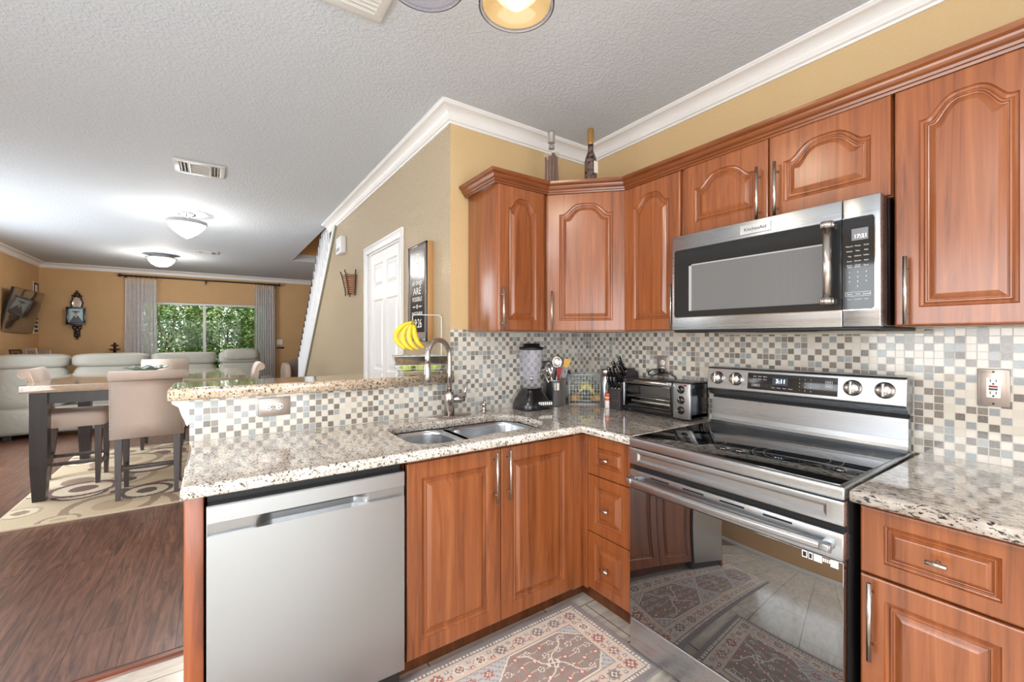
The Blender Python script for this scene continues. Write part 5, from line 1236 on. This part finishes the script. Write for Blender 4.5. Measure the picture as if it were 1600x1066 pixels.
# ================================================================ dining corner
rnd = random.Random(11)
blobs = []
for _ in range(70): blobs.append((rnd.uniform(0, 2.0), rnd.uniform(0, 2.5), rnd.choice([.30, .24, .18, .12, .07]), rnd.uniform(.8, 1.25), rnd.randrange(4)))
DC = [s2l(206, 186, 150), s2l(64, 42, 36), s2l(150, 122, 92), s2l(108, 52, 44), s2l(226, 210, 180), s2l(182, 156, 120)]
def ringrug(x, y):
    c = DC[0]
    for bx0, by0, R_, asp, k in blobs:
        dx_, dy_ = x - bx0, (y - by0) * asp; r = math.hypot(dx_, dy_) / R_
        if r < 1:
            w = [0, 1, 2, 3][k]; pal = [(DC[2], DC[0], DC[5]), (DC[1], DC[4], DC[1]), (DC[5], DC[4], DC[2]), (DC[3], DC[4], DC[3])][w]
            if R_ < .1: c = pal[0]
            elif r > .80: c = pal[0]
            elif r > .48: c = DC[4] if w else DC[0]
            elif r > .40: c = pal[1]
            else: c = pal[2]
    if min(x, y, 2.0 - x, 2.5 - y) < .012: c = DC[4]
    return c
color_grid('dining_rug', 2.0, 2.5, 180, 225, ringrug, M_weave, Matrix.Translation((-3.43, 2.25, .001)), thick=.012, label='cream and brown rug with overlapping rings under the dining table', cat='rug')
TT = .957
t = thing('dining_table', (-2.63, 3.65, .014), 'counter-height dining table with beige marble top and dark square legs', 'table')
m = MB(); slab(m, [(-3.40, 2.80), (-1.87, 2.80), (-1.87, 4.50), (-3.40, 4.50)], [], TT - .06, TT, .006); obj('tabletop', m, M_marble, t)
m = MB(); i_ = .07
m.box((-3.33, 2.87, .80), (-1.94, 2.89, TT - .062)); m.box((-3.33, 4.41, .80), (-1.94, 4.43, TT - .062)); m.box((-3.33, 2.87, .80), (-3.31, 4.43, TT - .062)); m.box((-1.96, 2.87, .80), (-1.94, 4.43, TT - .062)); obj('apron', m, M_espresso, t)
for x, y in ((-3.305, 2.895), (-1.965, 2.895), (-3.305, 4.405), (-1.965, 4.405)):
    m = MB(); rows = [[(x + sx_ * e, y + sy_ * e, z) for sx_, sy_ in ((-1, -1), (1, -1), (1, 1), (-1, 1))] for z, e in ((.014, .038), (.30, .050), (TT - .062, .052))]
    m.grid(rows, False, closeu=True); m.add(rows[0], [(0, 1, 2, 3)]); m.add(rows[-1], [(0, 1, 2, 3)]); obj('leg', m, M_espresso, t)
t = thing('decorative_bowl', (-2.78, 4.25, TT), 'scalloped teal glass bowl on the far end of the marble table', 'bowl')
m = MB(); rows = []; n_ = 60
pr = [(.03, .002), (.06, .004), (.09, .014), (.13, .032), (.18, .050), (.185, .053), (.13, .036), (.09, .019), (.05, .009)]
for r_, z_ in pr: rows.append([(-2.78 + r_ * (1 + .10 * (r_ / .18) ** 2 * math.cos(9 * 2 * math.pi * k / n_)) * math.cos(2 * math.pi * k / n_), 4.25 + r_ * (1 + .10 * (r_ / .18) ** 2 * math.cos(9 * 2 * math.pi * k / n_)) * math.sin(2 * math.pi * k / n_), TT + .001 + z_ + .012 * (r_ / .18) ** 2 * math.sin(9 * 2 * math.pi * k / n_)) for k in range(n_)])
m.grid(rows, True, closeu=True); m.add(rows[0], [list(range(n_))]); obj('glass', m, M_green, t)
# counter chairs: prototype faces +y
FZ = .0135
def make_chair():
    c = thing('counter_chair', (0, 0, 0), 'x x x x', 'chair', 'beige upholstered counter chairs around the dining table')
    m = MB(); rows = []
    for z, e in ((.535, .0), (.54, .008), (.60, .012), (.640, .006), (.655, -.012), (.662, -.05)): rows.append([(x, y, z) for x, y in rrect(-.235 - e, .235 + e, -.20, .235 + e, .05, 4)])
    m.grid(rows, True, closeu=True); m.add(rows[0], [list(range(len(rows[0])))]); m.add(rows[-1], [list(range(len(rows[0])))]); obj('seat', m, M_linen, c)
    # back: side profile (y,z) with a scroll at the top rolling backwards
    prof = [(-.175, .50), (-.178, .62), (-.188, .80), (-.200, .92), (-.212, .98), (-.224, 1.02), (-.240, 1.045), (-.262, 1.056), (-.284, 1.052), (-.300, 1.036), (-.305, 1.014), (-.298, .992), (-.280, .980), (-.258, .978), (-.249, .970), (-.245, .92), (-.238, .80), (-.232, .62), (-.230, .50)]
    m = MB(); rows = []
    for x, q in ((-.232, .6), (-.237, .85), (-.240, 1), (.240, 1), (.237, .85), (.232, .6)):
        cy0 = -.215; rows.append([(x, -.21 + (y + .21) * q if z < .97 else -.262 + (y + .262) * q, z if z < .6 else (z if q == 1 else 1.016 + (z - 1.016) * q if z > .97 else z)) for y, z in prof])
    m.grid(rows, True, closeu=True); m.add(rows[0], [list(range(len(prof)))]); m.add(rows[-1], [list(range(len(prof)))]); bk = obj('backrest', m, M_linen, c)
    m = MB()
    for r_ in range(3):
        for k in range(5 - r_ % 2): m.sphere((-.17 + .085 * k + (.0425 if r_ % 2 else 0), -.186 - .014 * r_, .74 + .09 * r_), .010, 8, sy=.5)
    obj('buttons', m, M_linen, bk)
    m = MB()
    for s_ in (-1, 1):
        for k in range(20): m.sphere((s_ * .232, -.2335 - .0006 * k, .53 + .022 * k), .0045, 6)
    obj('nailheads', m, M_nickeld, bk)
    for s_ in (-1, 1):
        for nm, (xa, ya, xb, yb_) in (('leg', (.19, .19, .185, .185)), ('leg', (.19, -.17, .188, -.215))):
            m = MB(); rows = [[(s_ * (xa + (xb - xa) * f_) + ax * e, ya + (yb_ - ya) * f_ + ay * e, z) for ax, ay in ((-1, -1), (1, -1), (1, 1), (-1, 1))] for z, f_, e in ((.535, 0, .024), (.3, .4, .021), (0, 1, .015))]
            m.grid(rows, False, closeu=True); m.add(rows[0], [(0, 1, 2, 3)]); m.add(rows[-1], [(0, 1, 2, 3)]); obj(nm, m, M_espresso_lit, c)
        m = MB(); m.box((s_ * .188 - .010, -.195, .195), (s_ * .188 + .010, .187, .225), .002); obj('stretcher', m, M_espresso_lit, c)
    m = MB(); m.box((-.185, .177, .155), (.185, .199, .185), .002); obj('footrest', m, M_espresso_lit, c)
    m = MB(); m.box((-.185, -.203, .235), (.185, -.185, .262), .002); obj('stretcher', m, M_espresso_lit, c)
    return c
ch0 = make_chair(); bpy.context.view_layer.update()
for i, (x, y, rz, lb) in enumerate(((-2.595, 2.745, 0, 'counter chair with its back to the kitchen, at the near side of the table'), (-3.20, 3.42, -90, 'counter chair tucked under the side of the table nearest the television wall'),
                                    (-2.65, 4.69, 180, 'counter chair at the far side of the table, facing the kitchen behind the bowl'), (-1.985, 3.46, 90, 'counter chair on the stair side of the table, its rolled back showing'))):
    c = ch0 if i == 0 else copy_tree(ch0)
    c.location = (x, y, FZ); c.rotation_euler = (0, 0, math.radians(rz)); c['label'] = lb

# ================================================================ living room
t = thing('sectional_sofa', (-3.1, 6.5, 0), 'long grey leather reclining sofa seen from behind the dining table', 'sofa')
def cushion(name, lo, hi, par, bev=.05, mt=None, puff=0.0):
    m = MB(); b = bmesh.new(); bmesh.ops.create_cube(b, size=1); c_ = [(a + d) / 2 for a, d in zip(lo, hi)]; s_ = [abs(d - a) for a, d in zip(lo, hi)]
    for v in b.verts: v.co = Vector((v.co.x * s_[0] + c_[0], v.co.y * s_[1] + c_[1], v.co.z * s_[2] + c_[2]))
    bmesh.ops.subdivide_edges(b, edges=list(b.edges), cuts=7, use_grid_fill=True)
    h = [q / 2 for q in s_]
    for v in b.verts:
        d_ = [(v.co[i] - c_[i]) / h[i] for i in range(3)]; p_ = 5.0; k_ = sum(abs(q) ** p_ for q in d_) ** (1 / p_); mx_ = max(abs(q) for q in d_); f_ = (mx_ / k_) if k_ else 1
        wr = .006 * noise.noise(v.co * 7)
        for i in range(3): v.co[i] = c_[i] + d_[i] * f_ * h[i] * (1 + puff) + wr
    ix = {v: i for i, v in enumerate(b.verts)}; m.add([v.co for v in b.verts], [[ix[v] for v in f.verts] for f in b.faces], True); b.free()
    o_ = obj(name, m, mt or M_leather, par); sm = o_.modifiers.new('s', 'SUBSURF'); sm.levels = 1; sm.render_levels = 1; return o_
segs = [(-4.52, -3.77), (-3.75, -2.93), (-2.91, -2.10), (-2.08, -1.50)]
for a, b in segs:
    cushion('back_cushion', (a, 6.08, .93), (b, 6.36, 1.125), t); cushion('back_panel', (a + .005, 6.10, .38), (b - .005, 6.33, .985), t); cushion('seat_cushion', (a + .01, 6.25, .36), (b - .01, 6.72, .52), t)
m = MB(); m.box((-4.52, 6.09, .06), (-1.50, 6.72, .42), .06, 3); obj('base', m, M_leather, t)
for x in (-1.49,): cushion('armrest', (x, 6.12, .06), (x + .24, 6.74, .68), t)
cushion('headrest', (-2.02, 6.04, .98), (-1.52, 6.30, 1.17), t)
m = MB()
for x in (-4.4, -3.0, -1.6): m.box((x, 6.2, 0), (x + .08, 6.68, .07))
obj('feet', m, M_blackm, t)
# armchair by the stair
t = thing('armchair', (-.75, 6.75, 0), 'low beige armchair in the far corner beyond the stair foot', 'armchair')
cushion('seat', (-1.02, 6.45, .25), (-.35, 7.05, .50), t, mt=M_linen); cushion('backrest', (-1.02, 6.95, .40), (-.35, 7.15, .93), t, mt=mat('grey_brown_cushion', s2l(130, 118, 110), .8))
cushion('armrest', (-1.10, 6.42, .08), (-.98, 7.15, .88), t, mt=M_linen); cushion('armrest', (-.38, 6.42, .08), (-.26, 7.15, .88), t, mt=M_linen)
m = MB()
for x in (-1.04, -.32):
    for y in (6.5, 7.05): m.box((x - .02, y - .02, 0), (x + .02, y + .02, .30))
obj('feet', m, M_darkwood, t)
# television
t = thing('television', (-4.44, 7.3, 1.7), 'flat black television tilted forward on the corner of the left living room wall', 'television')
tv0 = Vector((-4.395, 7.9, 2.06)); ux = Vector((-.035, -1, 0)).normalized(); uz = Vector((.150, 0, -.62)); uz = Vector((-.13, 0, -.60)).normalized(); un = ux.cross(uz).normalized()
if un.x < 0: un = -un
Mtv = frame_M(tv0, ux, uz, un)
m = MB(Mtv); m.box((0, 0, -.035), (1.13, .66, 0), .006, 2); obj('bezel', m, M_black, t)
m = MB(Mtv); m.box((.008, .008, -.001), (1.122, .650, .0015)); obj('screen', m, mat('dark_glossy_screen', s2l(92, 74, 62), .04, spec=1.0, ior=2.4), t)
m = MB(); m.box((-4.569, 7.15, 1.55), (-4.545, 7.55, 1.95)); m.tube([(-4.55, 7.35, 1.8), (-4.49, 7.35, 1.8)], .03, 8); obj('mount', m, M_blackm, t)
# photo cabinet under it
t = thing('console_cabinet', (-4.38, 7.35, 0), 'dark narrow console under the television behind the sofa', 'console')
m = MB(); m.box((-4.55, 6.75, .94), (-4.22, 8.05, .98), .003); m.box((-4.54, 6.78, .08), (-4.24, 8.02, .94)); m.box((-4.53, 6.8, 0), (-4.25, 6.9, .08)); m.box((-4.53, 7.9, 0), (-4.25, 8.0, .08)); obj('carcass', m, M_darkwood, t)
for k in range(2): m = MB(); m.box((-4.238, 6.80 + k * .61, .12), (-4.222, 7.39 + k * .61, .92), .004); obj('door', m, M_darkwood, t)
def photo(name, lbl, o3, ex, w, h, tiltb, fn, fmat, cat='photo frame', grp=None, fw=.014, mw_=.0, depth=.015):
    """picture frame: o3 lower left corner, ex across"""
    ex = Vector(ex).normalized(); ez = (Vector((0, 0, 1)) * math.cos(tiltb) + (Vector((0, 0, 1)).cross(ex)).normalized() * math.sin(tiltb)); en = ex.cross(ez)
    M_ = frame_M(o3, ex, ez, en); t = thing(name, o3, lbl, cat, grp)
    m = MB(M_); m.box((0, 0, 0), (w, fw, depth), .002); m.box((0, h - fw, 0), (w, h, depth), .002); m.box((0, fw, 0), (fw, h - fw, depth), .002); m.box((w - fw, fw, 0), (w, h - fw, depth), .002); m.box((fw * .5, fw * .5, 0), (w - fw * .5, h - fw * .5, .004)); obj('frame', m, fmat, t)
    iw, ih = w - 2 * fw, h - 2 * fw
    color_grid('picture', iw, ih, 40, 48, lambda a, b: fn(a / iw, b / ih), M_print, M_ @ Matrix.Translation((fw, fw, .004)), parent=t, thick=.003); return t
def graduate(a, b):
    sk_, gown, bgc = s2l(196, 150, 124), s2l(40, 42, 58), s2l(176, 206, 208)
    if abs(b - .80 + .02 * (a - .5)) < .035 and abs(a - .5) < .27: return s2l(34, 30, 44)
    if .70 < b < .80 and abs(a - .5) < .13: return s2l(44, 34, 40)
    if ((a - .5) / .11) ** 2 + ((b - .62) / .14) ** 2 < 1: return sk_
    if b < .5 and abs(a - .52) < .14 + (.5 - b) * .75: return gown if not (abs(a - .5) < .05 and b > .40) else s2l(230, 226, 226)
    return bgc if a > .12 else s2l(150, 176, 186)
def palephoto(a, b):
    if min(a, b, 1 - a, 1 - b) < .12: return s2l(232, 216, 214)
    return s2l(176, 150, 156) if (int(a * 9) + int(b * 7)) % 3 == 0 else s2l(206, 184, 186)
def lines(a, b):
    if .3 < b < .6 and int(a * 14) % 2: return s2l(110, 92, 96)
    return s2l(236, 226, 222)
def houseph(a, b):
    return s2l(70, 52, 46) if abs(a - .5) + .0 < (1 - b) * .7 and b < .8 else s2l(150, 118, 96)
ex_ = Vector((-.55, -.83, 0)).cross(Vector((0, 0, 1))) * -1
M_pk = mat('pink_white_frame', s2l(226, 206, 202), .5)
for nm, lb, o3, w, h, fn, fm in (('photo_frame', 'dark brown photo frame with a peaked picture under the television', (-4.50, 6.92, .981), .17, .20, houseph, M_darkwood), ('photo_frame', 'pinkish white photo frame in the middle of the console', (-4.47, 7.42, .981), .17, .21, palephoto, M_pk),
                                 ('photo_frame', 'wide white photo frame at the window end of the console', (-4.44, 7.78, .981), .22, .17, lines, M_pk)):
    photo(nm, lb, o3, (.83, -.55, 0), w, h, -.16, fn, fm, grp='frames on the console')
t = thing('wall_sign', (-4.569, 8.19, 1.85), 'narrow black and white sign in the corner behind the television', 'sign')
m = MB(); m.box((-4.5695, 8.07, 1.41), (-4.560, 8.32, 2.27), .002); obj('board', m, mat('cream_sign_board', s2l(232, 226, 216), .6), t)
m = MB(); r2 = random.Random(5)
m.box((-4.5605, 8.08, 2.08), (-4.5585, 8.31, 2.26)); 
for k in range(9):
    z = 1.44 + k * .068; m.box((-4.5605, 8.09 + r2.uniform(0, .03), z), (-4.5585, 8.30 - r2.uniform(0, .03), z + .042))
obj('printed_bars', m, M_blackm, t)
m = MB(); m.box((-4.5590, 8.13, 2.11), (-4.5575, 8.25, 2.22)); obj('printed_patch', m, M_print2, t)
# portrait on an ornate sconce
t = thing('wall_sconce', (-4.10, YW, 1.75), 'ornate dark carved sconce with a small mirror behind the graduation portrait', 'sconce')
m = MB(); Yc = YW - .0005
def leafy(mb, cx_, cz_, w, h, d, k=1):
    mb.sphere((cx_, Yc - d * .5, cz_), 1, 12, sx=w, sy=d * .5, sz=h)
for (cx_, cz_, w, h) in ((0, 2.14, .018, .035), (-.022, 2.11, .022, .024), (.022, 2.11, .022, .024), (-.045, 2.075, .028, .02), (.045, 2.075, .028, .02), (0, 2.085, .03, .03), (-.055, 2.02, .014, .03), (.055, 2.02, .014, .03), (-.07, 1.955, .014, .04), (.07, 1.955, .014, .04), (-.062, 1.90, .014, .03), (.062, 1.90, .014, .03),
                         (0, 1.56, .06, .035), (-.03, 1.52, .035, .04), (.03, 1.52, .035, .04), (0, 1.48, .04, .045), (0.012, 1.43, .03, .04), (-.008, 1.385, .024, .035), (.005, 1.345, .016, .03)): leafy(m, -4.10 + cx_, cz_, w, h, .05)
m.box((-4.14, Yc - .02, 1.36), (-4.06, Yc, 2.06), .004); obj('carving', m, M_darkwood, t)
m = MB(); m.prism([(-4.155, 1.88), (-4.045, 1.88), (-4.04, 1.96), (-4.065, 2.04), (-4.10, 2.055), (-4.135, 2.04), (-4.16, 1.96)], 'y', Yc - .034, Yc - .022); obj('mirror', m, mat('small_mirror', s2l(196, 204, 208), .05, 1.0), t)
m = MB(); m.box((-4.16, Yc - .10, 1.555), (-4.04, Yc, 1.572), .002); obj('shelf', m, M_darkwood, t)
photo('portrait_frame', 'black framed portrait of a person in graduation cap and gown', (-4.226, YW - .075, 1.575), (1, 0, 0), .245, .305, 0.0, graduate, M_black, fw=.032)
t = thing('candle_stand', (-3.585, 8.14, 0), 'black floor stand of stacked discs beside the left curtain', 'stand')
m = MB(); m.lathe([(.12, 0), (.12, .015), (.015, .03), (.013, 1.04), (.02, 1.045), (.001, 1.05)], (-3.585, 8.14, 0), 20); obj('pole', m, M_darkwood, t)
for k, (r_, z_) in enumerate(((.10, 1.05), (.08, 1.12), (.055, 1.19))): m = MB(); m.lathe([(.02, z_), (r_, z_ + .012), (r_, z_ + .028), (.02, z_ + .035), (.018, z_ + .07), (.001, z_ + .07)], (-3.585, 8.14, 0), 20); obj('disc', m, M_darkwood, t)
# curtains and rod
t = thing('curtain_rod', (-2.27, 8.24, 2.5), 'dark metal curtain rod with ball finials across the living room window', 'curtain rod')
m = MB(); m.tube([(-3.50, 8.24, 2.475), (-1.02, 8.24, 2.475)], .014, 12); obj('pole', m, M_darkwood, t)
for x in (-3.53, -.99): m = MB(); m.sphere((x, 8.24, 2.475), .032, 16); obj('finial', m, M_darkwood, t)
for x in (-3.46, -2.27, -1.06): m = MB(); m.box((x - .01, 8.235, 2.43), (x + .01, YW, 2.455), .002); m.box((x - .015, YW - .006, 2.40), (x + .015, YW - .0005, 2.49), .002); m.tube([(x, 8.24, 2.45), (x, 8.24, 2.475)], .017, 8); obj('bracket', m, M_darkwood, t)
def curtain(x0, x1, lbl, seed):
    t = thing('curtain', ((x0 + x1) / 2, 8.24, 2.45), lbl, 'curtain', 'sheer grey patterned curtains')
    rr = random.Random(seed); ph = [rr.uniform(0, 6.28) for _ in range(4)]; nx_ = 110
    def row(z, s_, w0, w1, off=0):
        r = []
        for i in range(nx_ + 1):
            q = i / nx_; x = w0 + (w1 - w0) * q; k = s_ * (.030 * math.sin(q * 2 * math.pi * 9 + ph[0]) + .012 * math.sin(q * 2 * math.pi * 17 + ph[1] + z * .6)); r.append((x, 8.24 + k + off, z))
        return r
    m = MB(); zs_ = [2.435, 2.40, 2.34]; m.grid([row(z, .55 + .1 * i, x0 + .02, x1 - .02) for i, z in enumerate(zs_)], True); bd_ = obj('heading', m, M_band, t)
    m = MB(); m.grid([row(z, .75 + .25 * (2.34 - z) / 2.3, x0 + .02 * (1 - (2.34 - z) / 3), x1 - .02 * (1 - (2.34 - z) / 3)) for z in [2.34 - 2.29 * k / 14 for k in range(15)]], True); obj('sheer', m, M_curtain, t)
    for k in range(7):
        m = MB(); x = x0 + .03 + (x1 - x0 - .06) * k / 6; n_ = 16; m.tube([(x, 8.24 + .021 * math.cos(2 * math.pi * j / n_), 2.472 + .023 * math.sin(2 * math.pi * j / n_)) for j in range(n_)], .0045, 6, closed=True); obj('curtain_ring', m, M_darkwood, t)
curtain(-3.48, -2.99, 'sheer grey curtain left of the window, nearest the portrait', 2); curtain(-1.46, -1.06, 'sheer grey curtain right of the window, nearest the stair', 5)
t = thing('light_switch', (-.965, YW, 1.25), 'white switch plate between the right curtain and the stair', 'switch')
m = MB(); m.box((-1.02, YW - .008, 1.20), (-.91, YW - .0005, 1.31), .003); obj('plate', m, M_plastic, t)
m = MB(); m.box((-.99, YW - .013, 1.235), (-.975, YW - .007, 1.275), .001); m.box((-.955, YW - .013, 1.235), (-.94, YW - .007, 1.275), .001); obj('toggle', m, M_plastic, t)
t = thing('wall_hook', (-.96, YW, 1.13), 'small black wall hook under the switch plate by the stair', 'hook')
m = MB(); m.box((-1.04, YW - .015, 1.12), (-.88, YW - .0005, 1.15), .003)
for x in (-1.0, -.92): m.tube([(x, YW - .012, 1.13), (x, YW - .05, 1.11), (x, YW - .07, 1.13)], .006, 8)
obj('rail', m, M_black, t)

# ================================================================ outside the window
m = MB(); m.box((-14, YW + .16, -.12), (10, 24, -.06)); struct('ground_outside', m, mat('lawn', s2l(90, 120, 60), .9))
def bush(seed, R_, H_, nl):
    r3 = random.Random(seed); t = thing('garden_shrub', (0, 0, -.06), 'x x x x', 'shrub', 'leafy shrubs outside the living room window'); m = MB()
    for _ in range(nl):
        th = r3.uniform(0, 6.283); z = r3.uniform(.05, 1); rr = R_ * math.sqrt(max(.05, 1 - (abs(z - .45) / .62) ** 2)) * r3.uniform(.55, 1.05); p = Vector((rr * math.cos(th), rr * math.sin(th), H_ * z))
        L_ = r3.uniform(.045, .11); d_ = Vector((r3.uniform(-1, 1), r3.uniform(-1, 1), r3.uniform(-.9, .5))).normalized(); s_ = d_.cross(Vector((r3.uniform(-1, 1), r3.uniform(-1, 1), 1))).normalized() * L_ * .32; u_ = d_.cross(s_).normalized() * L_ * .12
        a0 = m.add([p, p + d_ * L_ * .5 + s_ - u_, p + d_ * L_, p + d_ * L_ * .5 - s_ - u_, p + d_ * L_ * .5], [(0, 1, 4), (1, 2, 4), (2, 3, 4), (3, 0, 4)], True)
    obj('foliage', m, M_leaf, t, keepnorm=True)
    m = MB()
    for _ in range(9):
        th = r3.uniform(0, 6.283); m.tube([(0, 0, 0), (R_ * .3 * math.cos(th), R_ * .3 * math.sin(th), H_ * .45), (R_ * .7 * math.cos(th + .3), R_ * .7 * math.sin(th + .3), H_ * .85)], [.03, .018, .006], 6)
    obj('stems', m, M_brown, t); return t
b1 = bush(1, .95, 2.5, 9000); b2 = bush(2, 1.2, 3.0, 12000); bpy.context.view_layer.update()
spots = [(-4.6, 10.4, 0, 1.0, 'shrub outside the window, behind the left curtain'), (-3.2, 10.6, 1.2, .98, 'bright shrub outside, in the left window pane'), (-1.9, 10.3, 2.2, .95, 'shrub outside, right behind the window mullion'), (-.6, 10.7, .4, 1.05, 'shrub outside, in the right window pane'), (.9, 10.6, 2.9, 1.0, 'shrub outside, behind the right curtain'),
         (-5.4, 13.0, .3, 1.25, 'tall shrub at the back of the garden, furthest left'), (-2.9, 13.2, 1.9, 1.2, 'tall shrub at the back of the garden, in the centre'), (-.2, 13.1, 2.5, 1.3, 'tall shrub at the back of the garden, right of centre'), (2.4, 13.3, .9, 1.25, 'tall shrub at the back of the garden, furthest right')]
for i, (x, y, rz, s_, lb) in enumerate(spots):
    src = (b1, b2)[i % 2]; o_ = src if i < 2 else copy_tree(src); o_.location = (x, y, -.06); o_.rotation_euler = (0, 0, rz); o_.scale = (s_, s_, s_); o_['label'] = lb
